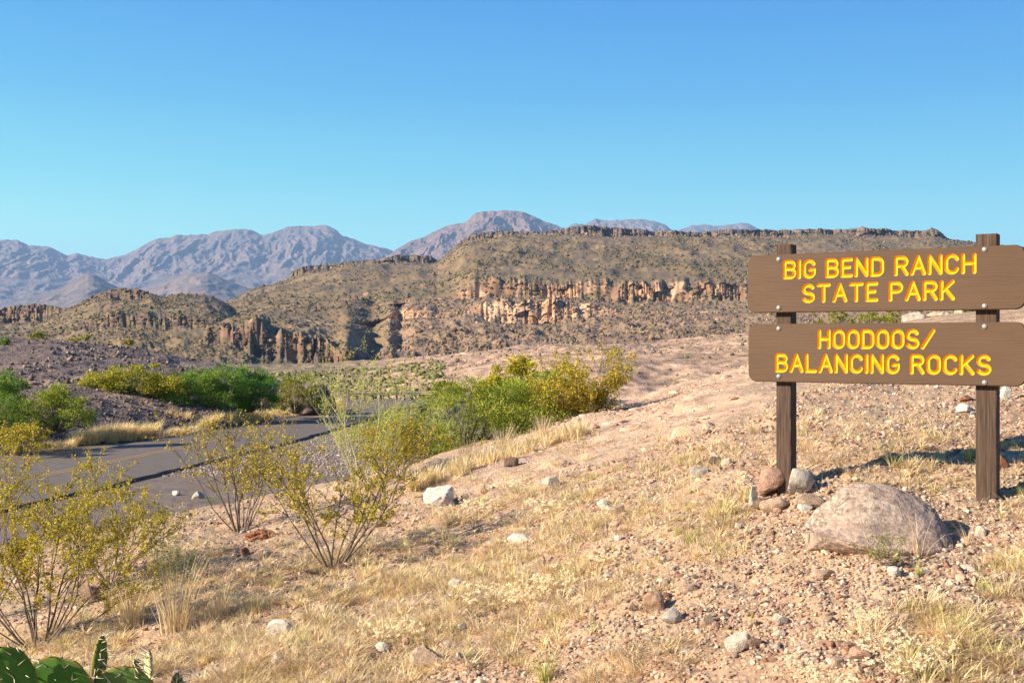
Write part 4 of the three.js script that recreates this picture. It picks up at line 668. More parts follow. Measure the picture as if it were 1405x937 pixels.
// by the base pixel: width and height in photo pixels
const spot = (px, py, d) => { if (d) { const v = at(px, py, d); v.m = d / F; return v; } const q = hit(px, py); return { ...q }; };
const near = (px, py, w, h, opt, kind = shrub, d) => { const q = spot(px, py, d); return [kind({ w: w * q.m, h: h * q.m, ...opt }), q]; };
{
  let g, q;
  [g, q] = near(52, 888, 330, 250, { seed: 2, stems: 16, subs: 10, twigs: 4, leaves: 18500, leaf: [.0145, .0098], colors: CREO, spread: .95, from: .34, jitter: .015 }); plant('creosote_bush', 'large yellow green creosote bush at the left edge above the prickly pear', 'bush', g, q);
  [g, q] = near(150, 800, 230, 135, { seed: 4, stems: 14, subs: 9, twigs: 4, leaves: 6500, leaf: [.0145, .0098], colors: [...CREO, [.12, .16, .02]], spread: 1.05, from: .3, jitter: .015 }); plant('creosote_bush', 'low creosote bush with darker green leaves behind the left edge bush', 'bush', g, q);
  [g, q] = near(-18, 850, 215, 285, { seed: 6, stems: 12, subs: 8, twigs: 3, leaves: 6000, leaf: [.0145, .0098], colors: CREO, spread: .6, from: .45, jitter: .015 }); plant('creosote_bush', 'tall thin creosote bush cut off by the left edge of the picture', 'bush', g, q);
  [g, q] = near(330, 728, 165, 160, { seed: 8, stems: 15, subs: 8, twigs: 4, leaves: 5200, leaf: [.0165, .011], colors: CREO, spread: .62, from: .38, jitter: .015 }); plant('creosote_bush', 'upright creosote bush by the road shoulder with many thin grey stems', 'bush', g, q);
  [g, q] = near(456, 778, 240, 180, { seed: 10, stems: 13, subs: 9, twigs: 4, leaves: 6200, leaf: [.0165, .011], colors: [...CREO, ...CREO_Y], spread: .85, from: .42, jitter: .015, rad: .008 }); plant('creosote_bush', 'spreading creosote bush with yellow leaves on the slope in the middle', 'bush', g, q);
  [g, q] = near(545, 655, 130, 85, { seed: 12, stems: 12, subs: 7, twigs: 3, leaves: 3600, leaf: [.019, .012], colors: [...CREO_Y, ...CREO], spread: .8, from: .3, jitter: .04 }); plant('creosote_bush', 'sparse yellow creosote bush at the crest below the feathery green bush', 'bush', g, q);
  // pale thin whip shrub
  [g, q] = near(492, 668, 150, 190, { seed: 14, stems: 17, subs: 6, twigs: 2, leaves: 4200, leaf: [.03, .0055], colors: [[.36, .38, .09], [.30, .34, .07], [.42, .40, .13]], spread: .5, from: .3, jitter: .025, wood: [.42, .38, .2], rad: .0026 }); plant('palo_verde_shrub', 'thin pale green whip like shrub standing before the bend in the road', 'shrub', g, q);
  [g, q] = near(560, 650, 130, 105, { seed: 15, stems: 12, subs: 7, twigs: 3, leaves: 500, leaf: [.02, .005], colors: [[.40, .40, .12]], spread: .9, from: .3, jitter: .03, wood: [.50, .43, .33], rad: .0032, bend: .3 }); plant('bare_shrub', 'leafless grey white twiggy shrub left of the feathery green bush', 'shrub', g, q);
  // bushes along the crest
  [g, q] = near(628, 646, 250, 118, { seed: 16, clumps: 130, leaves: 30000, leaf: [.05, .009], feather: 1, colors: [[.16, .215, .026], [.22, .27, .032], [.30, .32, .045], [.12, .155, .02]], lobes: [[-.35, .32, 0, .3, .3, .3], [.0, .5, 0, .35, .42, .35], [.35, .5, -.1, .3, .4, .3]] }, bush, 13.2); plant('mesquite_bush', 'feathery bright green mesquite bush on the crest in the middle', 'bush', g, q);
  [g, q] = near(715, 598, 96, 74, { seed: 17, clumps: 60, leaves: 8000, leaf: [.05, .010], feather: 1, colors: [[.14, .19, .025], [.20, .23, .03], [.09, .13, .02]] }, bush, 15); plant('mesquite_bush', 'darker olive bush between the feathery green bush and the golden creosote', 'bush', g, q);
  [g, q] = near(705, 578, 92, 84, { seed: 18, clumps: 70, leaves: 11000, leaf: [.05, .026], colors: [[.42, .36, .035], [.36, .33, .03], [.27, .26, .025], [.48, .38, .05]], lobes: [[0, .5, 0, .42, .42, .4], [-.3, .42, 0, .3, .3, .3], [.2, .62, 0, .25, .35, .3]] }, bush, 20); plant('acacia_bush', 'bright lemon yellow bush behind the feathery green bush', 'bush', g, q);
  [g, q] = near(797, 588, 124, 104, { seed: 20, stems: 20, subs: 11, twigs: 5, leaves: 15000, leaf: [.026, .017], colors: [...CREO_Y, [.24, .22, .03], [.17, .18, .025]], spread: .95, from: .2, jitter: .05 }, shrub, 13.6); plant('creosote_bush', 'golden yellow creosote bush at the right end of the bushes on the crest', 'bush', g, q);
  [g, q] = near(765, 570, 62, 66, { seed: 21, clumps: 40, leaves: 5000, leaf: [.05, .014], feather: 1, colors: MESQ }, bush, 17); plant('mesquite_bush', 'small deep green bush showing through behind the golden creosote', 'bush', g, q);
  [g, q] = near(617, 560, 40, 34, { seed: 22, clumps: 26, leaves: 3000, leaf: [.06, .018], feather: 1, colors: OLIVE }, bush, 24); plant('mesquite_bush', 'small round yellow green bush beside the end of the guard rail', 'bush', g, q);
  // across the road
  const far = (px, py, w, h, d, opt) => { const v = at(px, py, d); v.m = d / F; return [bush({ w: w * v.m, h: h * v.m, ...opt }), v]; };
  [g, q] = far(183, 556, 128, 53, 68, { seed: 31, clumps: 90, leaves: 15000, leaf: [.13, .06], colors: [[.26, .26, .022], [.36, .32, .028], [.17, .19, .018], [.40, .33, .03]], lobes: [[-.4, .35, 0, .3, .32, .3], [0, .52, 0, .38, .45, .35], [.38, .45, 0, .3, .38, .3]] }); plant('creosote_bush', 'broad olive yellow bush at the foot of the gravel bank across the road', 'bush', g, q);
  [g, q] = far(236, 552, 50, 40, 72, { seed: 32, clumps: 40, leaves: 5000, leaf: [.13, .05], colors: [[.15, .15, .02], [.21, .18, .025], [.10, .11, .02]] }); plant('creosote_bush', 'small dull olive bush between the olive yellow bush and the green mesquites', 'bush', g, q);
  [g, q] = far(268, 572, 118, 64, 69, { seed: 33, clumps: 100, leaves: 18000, leaf: [.15, .045], feather: 1, colors: MESQ, lobes: [[-.3, .35, .1, .35, .32, .3], [.1, .55, 0, .35, .42, .35], [.4, .5, 0, .3, .4, .3]] }); plant('mesquite_bush', 'broad bright green mesquite across the road', 'bush', g, q);
  [g, q] = far(340, 566, 74, 58, 71, { seed: 34, clumps: 70, leaves: 12000, leaf: [.15, .05], feather: 1, colors: [[.06, .145, .018], [.085, .19, .02], [.12, .23, .025]] }); plant('mesquite_bush', 'deep green round mesquite at the right of the broad one across the road', 'bush', g, q);
  [g, q] = far(405, 567, 66, 50, 74, { seed: 35, clumps: 50, leaves: 5200, leaf: [.12, .06], colors: [...OLIVE, [.33, .28, .04]] }); plant('creosote_bush', 'loose yellow green bush beside the dark mound across the road', 'bush', g, q);
  [g, q] = far(2, 584, 58, 70, 56, { seed: 36, clumps: 60, leaves: 10000, leaf: [.12, .04], feather: 1, colors: [[.08, .17, .018], [.12, .22, .022], [.18, .26, .035]] }); plant('mesquite_bush', 'deep green mesquite cut by the left edge across the road', 'bush', g, q);
  [g, q] = far(76, 594, 100, 62, 54, { seed: 37, clumps: 90, leaves: 13000, leaf: [.11, .035], feather: 1, colors: [[.22, .27, .03], [.30, .33, .04], [.15, .2, .022], [.36, .36, .06]], lobes: [[-.25, .4, 0, .4, .35, .4], [.25, .42, 0, .35, .35, .35], [0, .75, 0, .2, .25, .2]] }); plant('mesquite_bush', 'yellow green mesquite beside the road whose shade falls on the asphalt', 'bush', g, q);
  [g, q] = far(-30, 612, 130, 70, 52, { seed: 38, clumps: 70, leaves: 9000, leaf: [.11, .04], feather: 1, colors: [[.15, .2, .025], [.10, .17, .02]] }); plant('mesquite_bush', 'mesquite by the road just cut off by the left edge of the picture', 'bush', g, q);
  [g, q] = far(30, 622, 70, 40, 50, { seed: 39, clumps: 40, leaves: 4000, leaf: [.10, .05], colors: [...CREO, [.38, .27, .06]] }); plant('creosote_bush', 'low yellowish bush on the verge left of the straw grass', 'bush', g, q);
  // little shrubs on the bank and the pale slope
  const small = [[50, 468, 20, 14, 88, 'pale yellow green shrub on the skyline of the gravel bank'], [98, 476, 18, 12, 92, 'second pale shrub from the left on the top of the gravel bank'], [50, 502, 16, 14, 80, 'pale faded shrub halfway up the gravel bank'], [176, 474, 12, 8, 96, 'little bright olive shrub on the right part of the bank top'], [3, 478, 18, 14, 84, 'green shrub on the bank top at the left edge'], [118, 466, 10, 6, 110, 'tiny yellow shrub behind the top of the bank']];
  small.forEach(([px, py, w, h, d, label], i) => { const r = far(px, py, w, h, d, { seed: 50 + i, clumps: 20, leaves: 900, leaf: [.14, .06], colors: i === 4 ? MESQ : [[.26, .25, .05], [.31, .28, .06], [.2, .2, .04]] }); plant('desert_shrub', label, 'shrub', r[0], r[1]); });
  const behind = [[1118, 448, 34, 17, 31, OLIVE, 'yellow green bush seen between the boards near the left post'], [1150, 448, 44, 19, 32, OLIVE, 'middle yellow green bush seen between the boards'], [1196, 449, 50, 20, 33, OLIVE, 'dull olive bush seen between the boards left of the pale rocks'], [1226, 447, 22, 16, 34, OLIVE, 'small green bush touching the pale rocks between the boards'], [1335, 443, 22, 14, 30, OLIVE, 'yellow green bush beside the right post between the boards'], [1378, 440, 34, 14, 30, OLIVE, 'yellow green bush right of the right post between the boards'], [1068, 452, 30, 14, 36, [[.10, .12, .03], [.14, .15, .04]], 'grey green bush left of the left post between the boards']];
  behind.forEach(([px, py, w, h, d, colors, label], i) => { const v = at(px, py, d); v.y = groundY(v.x, v.z); v.m = d / F; const tall = Math.max(.18, at(px, 429 - 4 * hash(i, 5), d).y - v.y), r = [bush({ w: w * v.m, h: tall, seed: 70 + i, clumps: 24, leaves: 1800, leaf: [.05, .024], colors }), v]; plant('desert_shrub', label, 'shrub', r[0], r[1]); });
  [g, q] = near(1213, 776, 64, 42, { seed: 81, stems: 16, subs: 6, twigs: 2, leaves: 900, leaf: [.008, .005], colors: [[.17, .19, .07], [.22, .21, .09]], spread: .8, from: .2, jitter: .015, wood: [.28, .23, .15], rad: .004 }); plant('weed', 'small grey green weed growing against the front of the boulder', 'weed', g, q);
  [g, q] = near(240, 800, 85, 62, { seed: 82, stems: 30, subs: 6, twigs: 2, leaves: 2600, leaf: [.012, .006], colors: [[.14, .17, .085], [.19, .2, .11], [.11, .13, .07]], spread: 1.0, from: .2, jitter: .02, wood: [.25, .21, .15], rad: .004 }); plant('sage_shrub', 'grey green sage like shrub in the dry grass right of the left creosote', 'shrub', g, q);
  [g, q] = near(292, 692, 24, 13, { seed: 83, clumps: 18, leaves: 900, leaf: [.018, .009], colors: MESQ }, bush); plant('weed', 'little bright green tuft at the edge of the grey road shoulder', 'weed', g, q);
  [g, q] = near(776, 640, 66, 40, { seed: 84, stems: 20, subs: 7, twigs: 3, leaves: 250, leaf: [.012, .005], colors: [[.45, .36, .25]], spread: .9, from: .2, wood: [.42, .33, .26], rad: .0035, bend: .3 }); plant('dead_shrub', 'dead greyish twig shrub on the pale crest below the golden creosote', 'shrub', g, q);
}
// ---------------------------------------------------------------- grass
function tuftGeo(seed, n, spread, bend, colors, width = .0035, fluff = 0) {
  reseed(seed); const m = new MB();
  for (let i = 0; i < n; i++) {
    const a = rr(0, 6.2832), th = spread * Math.sqrt(rnd()), r0 = rr(0, .22), len = rr(.45, 1.05), dx = Math.cos(a), dz = Math.sin(a), sx = -dz, sz = dx, w = width * rr(.6, 1.4), c0 = colors[Math.floor(rnd() * colors.length)], c = mulc(c0, rr(.75, 1.2)); let prev = null, x = dx * r0, y = -.02, z = dz * r0, t = th;
    const N = 3, tw = rr(-.6, .6), wx = sx * Math.cos(tw) + dx * Math.sin(tw), wz = sz * Math.cos(tw) + dz * Math.sin(tw);
    for (let k = 0; k <= N; k++) { const ww = w * (1 - k / N * .85); const A = m.v(x - wx * ww, y, z - wz * ww, c), B = m.v(x + wx * ww, y, z + wz * ww, c); if (prev) { m.tri(prev[0], prev[1], A); m.tri(prev[1], B, A); } prev = [A, B]; x += dx * Math.sin(t) * len / N; y += Math.cos(t) * len / N; z += dz * Math.sin(t) * len / N; t += bend * rr(.3, 1.2); }
    if (fluff) for (let k = 0; k < fluff; k++) { const d = randDir(), s = randDir().cross(d).normalize(), p = V3(x + gauss() * .05, y + gauss() * .05 - .03, z + gauss() * .05); m.leaf(p, d, s, rr(.05, .11), .03, mulc([.80, .69, .50], rr(.9, 1.12))); }
  }
  return m.geo();
}
const STRAW = [[.60, .49, .30], [.67, .56, .36], [.53, .42, .25], [.66, .55, .37]], STRAW_G = [[.50, .44, .20], [.40, .40, .15], [.58, .50, .27]], BROWN = [[.49, .37, .24], [.55, .42, .28], [.42, .31, .20]];
const tufts = [tuftGeo(1, 30, .75, .25, STRAW, .016), tuftGeo(2, 28, 1.1, .35, STRAW, .016), tuftGeo(3, 30, .6, .2, STRAW_G, .016), tuftGeo(4, 28, 1.1, .45, BROWN, .014), tuftGeo(5, 26, 1.35, .15, STRAW, .013)];
// prominent clumps, each its own thing
const fluffy = [tuftGeo(21, 75, .95, .3, [[.68, .57, .39], [.64, .53, .34], [.6, .5, .31]], .011, 18), tuftGeo(22, 85, 1.1, .35, [[.70, .59, .41], [.62, .52, .33]], .011, 18)], tall = tuftGeo(23, 150, .42, .16, BROWN.concat(STRAW), .007), greenish = tuftGeo(24, 80, .7, .2, [[.36, .36, .09], [.46, .42, .15], [.28, .31, .07]], .010), wispy = tuftGeo(25, 34, .8, .25, [[.66, .50, .30], [.52, .37, .22]], .007);
const clump = (px, py, w, h, g, label, name = 'grass_clump', mat = strawMat) => { const q = hit(px, py), m = new THREE.Mesh(g, mat); m.castShadow = m.receiveShadow = true; m.position.set(q.x, q.y, q.z); m.scale.set(w * q.m * .62, h * q.m * (name === 'grass_clump' ? .58 : .95), w * q.m * .62); m.rotation.y = hash(px, py) * 6.28; return add(m, name, label, 'grass clump'); };
clump(540, 872, 62, 42, fluffy[0], 'fluffy straw coloured grass clump above the broad pinkish tan stone');
clump(680, 822, 72, 46, fluffy[1], 'large fluffy cream grass clump in the middle of the slope');
clump(722, 828, 44, 36, fluffy[0], 'small fluffy cream grass clump beside the large one in mid slope');
clump(776, 808, 66, 50, fluffy[1], 'fluffy cream grass clump on the slope right of the middle');
clump(836, 772, 40, 36, fluffy[0], 'fluffy pale clump with a green base above the bare gravel');
clump(1192, 852, 42, 36, fluffy[1], 'upper fluffy clump of the group at the lower right');
clump(1148, 878, 34, 30, fluffy[0], 'small fluffy clump left of the group at the lower right');
clump(1212, 888, 56, 44, fluffy[1], 'fluffy cream clump in the centre of the group at the lower right');
clump(1236, 918, 76, 50, fluffy[0], 'broad fluffy clump at the front of the group at the lower right');
clump(1272, 898, 60, 46, fluffy[1], 'fluffy clump at the right end of the group at the lower right');
clump(1104, 918, 44, 32, fluffy[1], 'fluffy clump by the bottom edge left of the lower right group');
clump(1140, 938, 60, 34, fluffy[0], 'fluffy clump cut by the bottom edge below the lower right group');
clump(655, 700, 50, 30, fluffy[0], 'fluffy pale clump on the slope right of the chunky white stone');
clump(700, 668, 46, 24, fluffy[1], 'fluffy pale clump right below the dark pointed stone');
clump(765, 700, 56, 34, fluffy[1], 'fluffy pale clump left of the bright white stone');
clump(240, 868, 150, 120, tall, 'tall brown straw grass clump right of the left creosote bush', 'tall_grass_clump');
clump(180, 860, 110, 90, tall, 'tall brown straw grass under the left creosote bush', 'tall_grass_clump');
clump(300, 850, 90, 70, tall, 'brown straw grass clump left of the white angular stone', 'tall_grass_clump');
clump(748, 936, 70, 58, greenish, 'greenish grass clump at the bottom edge in the middle', 'green_grass_clump');
clump(945, 748, 40, 28, greenish, 'small green grass clump left of the boulder', 'green_grass_clump');
clump(930, 735, 34, 24, greenish, 'second small green grass clump up the slope left of the boulder', 'green_grass_clump');
clump(1032, 848, 14, 16, greenish, 'tiny green grass sprout on the bare gravel', 'green_grass_clump');
clump(1350, 812, 44, 32, greenish, 'yellow green grass clump right below the boulder', 'green_grass_clump');
clump(1260, 790, 34, 30, greenish, 'yellow green grass clump just below the boulder', 'green_grass_clump');
clump(1398, 680, 26, 26, greenish, 'green grass clump right of the right post', 'green_grass_clump');
clump(1330, 632, 44, 36, greenish, 'dark green grass clump in the shade left of the right post', 'green_grass_clump');
clump(1330, 748, 56, 56, wispy, 'thin dry stalks at the right end of the boulder', 'dry_stalks');
clump(1340, 680, 34, 80, wispy, 'thin dry stalks at the foot of the right post', 'dry_stalks');
clump(1128, 682, 60, 38, wispy, 'thin dry stalks right of the stones at the left post', 'dry_stalks');
clump(1262, 765, 90, 90, wispy, 'tall thin stalks in front of the right half of the boulder', 'dry_stalks');
clump(640, 640, 70, 50, tall, 'tall straw grass under the feathery green bush', 'tall_grass_clump');
clump(690, 620, 80, 46, tall, 'tall straw grass along the right side of the feathery green bush', 'tall_grass_clump');
clump(745, 600, 60, 40, tall, 'tall straw grass at the left foot of the golden creosote', 'tall_grass_clump');

// the rest of the dry grass, uncountable
const dens = [[600, 800, 330, 110, 1], [330, 880, 260, 90, 1], [760, 700, 220, 60, .9], [900, 640, 170, 50, 1], [1300, 890, 160, 70, .28], [1250, 620, 220, 60, .55], [980, 700, 60, 90, .7], [480, 880, 160, 80, .8], [180, 900, 200, 60, 1.2], [1150, 590, 160, 40, .5], [700, 900, 300, 60, .25], [1390, 760, 60, 120, .3], [420, 800, 120, 60, .9], [760, 605, 140, 25, .9], [1000, 560, 160, 30, .35], [240, 790, 120, 60, .7], [560, 720, 120, 60, .7]];
const grassAt = (px, py) => { let s = 0; for (const [a, b, c, d, w] of dens) s = Math.max(s, w * (1 - ((px - a) / c) ** 2 - ((py - b) / d) ** 2)); return s + .07; };
function instanced(geo, mat, items, name, label) {
  const m = new THREE.InstancedMesh(geo, mat, items.length), M = new THREE.Matrix4(), Q = new THREE.Quaternion(), E = new THREE.Euler(), C = new THREE.Color();
  items.forEach((t, i) => { E.set(t.rx ?? 0, t.ry ?? 0, t.rz ?? 0); Q.setFromEuler(E); M.compose(V3(t.x, t.y, t.z), Q, V3(t.sx, t.sy, t.sz ?? t.sx)); m.setMatrixAt(i, M); const c = t.c ?? [1, 1, 1]; m.setColorAt(i, C.setRGB(c[0], c[1], c[2])); });
  m.castShadow = m.receiveShadow = true; return add(m, name, label, null, { kind: 'stuff' });
}
{
  reseed(5001); const bins = tufts.map(() => []); let n = 0, tries = 0;
  while (n < 7600 && tries++ < 90000) {
    const px = rr(-60, 1470), py = 560 + 400 * Math.pow(rnd(), .75), q0 = grassAt(px, py); if (q0 < .1) continue; const q = hit(px, py); if (q.d > 18 || q.y < EYE - 2.6) continue;
    const pat = .5 + 1.1 * fbm2(q.x * 1.1 + 3, q.z * 1.1, 3); if (rnd() > q0 * pat) continue;
    if (Math.abs(px - 1218) < 100 && py > 690 && py < 775) continue; if (Math.abs(px - 1075) < 45 && py > 655 && py < 706) continue;
    const s = rr(.028, .09) * (1 + .4 * rnd()), k = rnd() < .05 ? 2 : rnd() < .3 ? 3 : rnd() < .5 ? 0 : rnd() < .6 ? 1 : 4, v = rr(.8, 1.2);
    bins[k].push({ x: q.x, y: q.y, z: q.z, sx: s * rr(.9, 1.6), sy: s * rr(.55, 1.05), ry: rr(0, 6.28), c: [v, v * rr(.94, 1.02), v * rr(.85, 1.05)] }); n++;
  }
  const say = ['upright pale straw grass tufts scattered over the stony slope', 'spreading pale straw grass tufts scattered over the stony slope', 'greenish straw grass tufts scattered over the stony slope', 'brown dead grass tufts scattered over the stony slope', 'flattened thin straw lying over the stony slope'];
  { const st = []; for (let i = 0; i < 150; i++) { const t = rnd(), q = hit(lerp(560, 800, t) + gauss() * 6, lerp(668, 592, t) + gauss() * 5 + 3), s = rr(.12, .26); st.push({ x: q.x, y: q.y, z: q.z, sx: s * .8, sy: s, ry: rr(0, 6.28), c: mulc([.95, .95, .92], rr(.85, 1.15)) }); } instanced(tufts[0], strawMat, st, 'straw_grass', 'long pale straw grass along the foot of the bushes on the crest'); }
  bins.forEach((b, k) => instanced(tufts[k], strawMat, b, 'dry_grass', say[k]));
  // tall straw along the far verge of the road
  const v = []; const verge = (a, b, n2_, hh, spread) => { for (let i = 0; i < n2_; i++) { const t = rnd(), px = lerp(a[0], b[0], t) + gauss() * 4, py = lerp(a[1], b[1], t) + rr(-spread, 0), d = lerp(a[2], b[2], t) + rr(0, 1.5), p = at(px, py, d), s = hh * rr(.6, 1.25) * (.4 + .9 * clamp(.55 + fbm2(px * .05, 4))); v.push({ x: p.x, y: p.y, z: p.z, sx: s * .9, sy: s, ry: rr(0, 6.28), c: [1.12, 1.1, 1.0] }); } };
  verge([98, 614, 56.5], [212, 602, 60], 520, .85, 10); verge([212, 602, 60], [275, 592, 63], 120, .4, 6); verge([270, 592, 64], [470, 562, 84], 560, .62, 12); verge([20, 626, 52], [100, 616, 55], 120, .45, 8); verge([215, 575, 66], [270, 580, 66], 120, .5, 8);
  instanced(tufts[0], strawMat, v, 'straw_grass', 'bright yellow straw grass along the far verge of the road');
}
// ---------------------------------------------------------------- gravel
{
  reseed(6001); const geos = [stone(71, 2, { planes: 8, rough: .1, hmin: .4, crease: .5 }), stone(72, 2, { planes: 7, rough: .1, hmin: .4, crease: .5 }), stone(73, 2, { planes: 9, rough: .1, hmin: .45, crease: .5 }), stone(74, 2, { planes: 9, rough: .1, hmin: .5, crease: .5 })], gm = new THREE.MeshStandardMaterial({ roughness: .95, name: 'loose gravel' }), bins = geos.map(() => []);
  const T = [[.44, .275, .175], [.38, .245, .16], [.48, .335, .225], [.28, .185, .13], [.34, .275, .225], [.22, .14, .10], [.52, .40, .285], [.25, .12, .07], [.40, .25, .16]];
  const put = (x, z, s, tones, flat) => { const y = groundY(x, z), c = mulc(tones[Math.floor(rnd() * tones.length)], rr(.75, 1.25)), sx = s * rr(.8, 1.3); bins[Math.floor(rnd() * 4)].push({ x, y: y + s * flat * .25, z, sx, sy: s * rr(.6, 1) * flat * 1.2, sz: s * rr(.75, 1.2), rx: rr(-.4, .4), rz: rr(-.4, .4), ry: rr(0, 6.28), c }); };
  for (let i = 0; i < 130000; i++) {
    const d = 3.2 / (1 - rnd() * .82), x = d * rr(-.5, .5), z = -d, rock = rockBand(x, z), h = groundSmooth(x, z) - EYE; if (h < -3 || (rock > .4 && rnd() < .93)) continue;
    const g = .5 + fbm2(x * .8 + 30, z * .8, 3) * 1.1 + .25 * sstep(x, -1, 1.2); if (rnd() > g + .1) continue;
    put(x, z, Math.min(.034, (.0030 + .0014 * d * .35) * Math.exp(gauss() * .95)), T, .75);
  }
  for (let i = 0; i < 26000; i++) { const px = rr(180, 640), py = 560 + 150 * rnd(), q = at(px, py, 1), d = 6.8 / Math.max(.05, (py - CY) / F); if (d < 25 || d > 75) continue; const x = q.x * d, z = -d; if (roadAt(x, z) < 3.9) continue; put(x, z, .02 + .05 * rnd() * rnd(), [[.30, .23, .19], [.24, .18, .155], [.40, .31, .25]], .8); }
  const slabs = []; for (let i = 0; i < 2600; i++) { const t = rnd() * 1.6, x = t < 1 ? lerp(.2, 2.6, t) : lerp(2.6, 8, (t - 1) / .6), z = t < 1 ? lerp(-10.6, -15, t) : lerp(-15, -16.8, (t - 1) / .6), X = x + gauss() * 1.6, Z = z + gauss() * 1.6; if (rockBand(X, Z) < .3) continue; const s = .012 + .075 * rnd() * rnd() * rnd(); slabs.push({ x: X, y: groundY(X, Z), z: Z, sx: s * rr(.8, 1.5), sy: s * rr(.2, .5), sz: s, rx: rr(-.12, .12), rz: rr(-.12, .12), ry: rr(0, 6.28), c: mulc([.52, .335, .225], rr(.6, 1.2)) }); }
  instanced(geos[1], gm, slabs, 'bedrock_chips', 'thin broken slabs and chips on the bare pale crest');
  bins.forEach((b, k) => instanced(geos[k], gm, b, 'gravel', ['angular tan gravel spread over the slope', 'blocky tan gravel spread over the slope', 'chipped pinkish gravel spread over the slope', 'rounded mixed gravel spread over the slope'][k]));
}
// ---------------------------------------------------------------- scrub and rubble on the hills
{
  reseed(7001); const blob = (seed, k) => { const g = stone(seed, 2, { planes: 4, rough: .42 }); return g; };
  const sg = blob(81), sg2 = blob(82), sm = new THREE.MeshStandardMaterial({ roughness: 1, name: 'hill scrub' }), A = [], B = [], R = [], P = [], K0 = [];
  const strew = (hill, k, n, s0, s1, tones, out, { flat = .75, x0 = 0, x1 = 1, cl = 0, t0 = 0, t1 = 1 } = {}) => { for (let j = 0; j < n; j++) { const i = rr(x0, x1), t = rr(t0, t1), p = hill.sample(k, i, t); if (cl && fbm2(p[0] / cl + 8, p[2] / cl * .5, 4) + .35 * fbm2(p[0] / cl * 6, p[2] / cl * 4, 2) < rr(-.34, .32)) continue; const s = s0 + (s1 - s0) * rnd() * rnd() * (rnd() < .06 ? 1.6 : 1), c = mulc(tones[Math.floor(rnd() * tones.length)], rr(.7, 1.3)); out.push({ x: p[0], y: p[1] + s * .25, z: p[2], sx: s * rr(.8, 1.3), sy: s * flat * rr(.7, 1.2), sz: s, rx: rr(-.3, .3), ry: rr(0, 6.28), c }); } };
  const S = [[.088, .07, .032], [.115, .088, .038], [.07, .058, .028], [.145, .11, .05]];
  strew(mesa, 6, 38000, .4, 1.75, S, A, { cl: 160 }); strew(mesa, 2, 10000, .3, 1.2, S, A, { cl: 90 }); strew(mesa, 8, 700, 1, 2.6, S, A); strew(mesa, 0, 1600, .5, 1.3, S, A); strew(mesa, 4, 1200, .7, 1.6, S, A);
  strew(lowHill, 2, 7500, .25, 1.05, S, B, { cl: 60 }); strew(lowHill, 0, 7000, .2, .85, S, B, { cl: 60 }); strew(lowHill, 4, 400, .6, 1.6, S, B);
  strew(pink, 0, 700, .08, .42, [[.13, .105, .05], [.17, .135, .06]], P, { cl: 12 }); strew(pink, 1, 700, .08, .42, [[.13, .105, .05], [.17, .135, .06]], P, { cl: 12 }); strew(pink, 2, 900, .08, .42, [[.13, .105, .05], [.17, .135, .06]], P, { cl: 12 }); strew(pink, 0, 1200, .1, .4, [[.14, .13, .04], [.22, .19, .06], [.10, .12, .03]], P, { x0: .1, x1: .34 }); strew(pink, 1, 1500, .1, .45, [[.14, .13, .04], [.22, .19, .06], [.10, .12, .03]], P, { x0: .08, x1: .34 });
  strew(mesa, 5, 350, .5, 1.5, S, A); strew(mesa, 3, 300, .4, 1.2, S, A); strew(mesa, 1, 500, .4, 1.2, S, A); strew(mesa, 7, 500, .8, 2, S, A); strew(lowHill, 1, 350, .4, 1.2, S, B); strew(lowHill, 3, 300, .5, 1.5, S, B);
  instanced(sg, sm, A, 'scrub', 'low dark olive scrub dotting the slopes of the mesa'); instanced(sg2, sm, B, 'scrub', 'low dark scrub dotting the hills on the left'); instanced(sg2, sm, P, 'scrub', 'sparse small scrub on the pale pinkish slope');
  const rg = stone(91, 2, { planes: 9, rough: .08, crease: .5 }), rm = new THREE.MeshStandardMaterial({ roughness: .95, name: 'talus rock' }), D = [[.13, .08, .055], [.085, .058, .044], [.18, .11, .07], [.27, .165, .10]];
  strew(mesa, 2, 2600, .3, 1.7, D, R, { x0: .24, x1: .7, flat: .9 }); strew(mesa, 4, 900, .4, 1.7, D, R, { x0: .2, flat: .9 }); strew(mesa, 0, 500, .3, 1.6, D, R, { x0: .2, flat: .9 }); strew(mesa, 6, 120, 1, 4, D, R, { flat: .9 }); strew(mesa, 6, 700, .8, 3, D, R, { t0: .9, flat: .9 });
  strew(pink, 0, 2500, .03, .22, [[.30, .19, .125], [.20, .13, .09], [.40, .28, .19]], K0, { x0: .3, cl: 10 }); strew(pink, 1, 4000, .04, .3, [[.30, .19, .125], [.18, .115, .08], [.40, .28, .19]], K0, { x0: .3, cl: 12 }); strew(pink, 2, 2500, .05, .4, [[.30, .19, .125], [.16, .10, .07], [.40, .28, .19]], K0, { x0: .3, cl: 14 });
  strew(mesa, 5, 500, .5, 2.2, D, R, { flat: 1 }); strew(mesa, 3, 400, .5, 1.8, [[.30, .19, .115], [.2, .125, .08]], R, { x0: .24, x1: .5, flat: 1 }); strew(mesa, 1, 500, .4, 1.6, D, R, { flat: 1 });
  instanced(rg, rm, K0, 'rubble', 'small stones scattered on the pale pinkish slope'); instanced(rg, rm, R, 'rubble', 'broken brown rocks strewn on the talus below the cliffs');
  const K = []; strew(bank, 0, 3500, .02, .16, [[.12, .084, .072], [.085, .06, .052], [.2, .145, .11]], K, { flat: .8 }); strew(bank, 1, 3600, .03, .22, [[.12, .084, .072], [.085, .06, .052], [.24, .17, .125]], K, { flat: .8, cl: 9 }); strew(bank, 2, 2600, .03, .25, [[.12, .084, .072], [.085, .06, .052], [.24, .17, .125]], K, { flat: .8, cl: 9 });
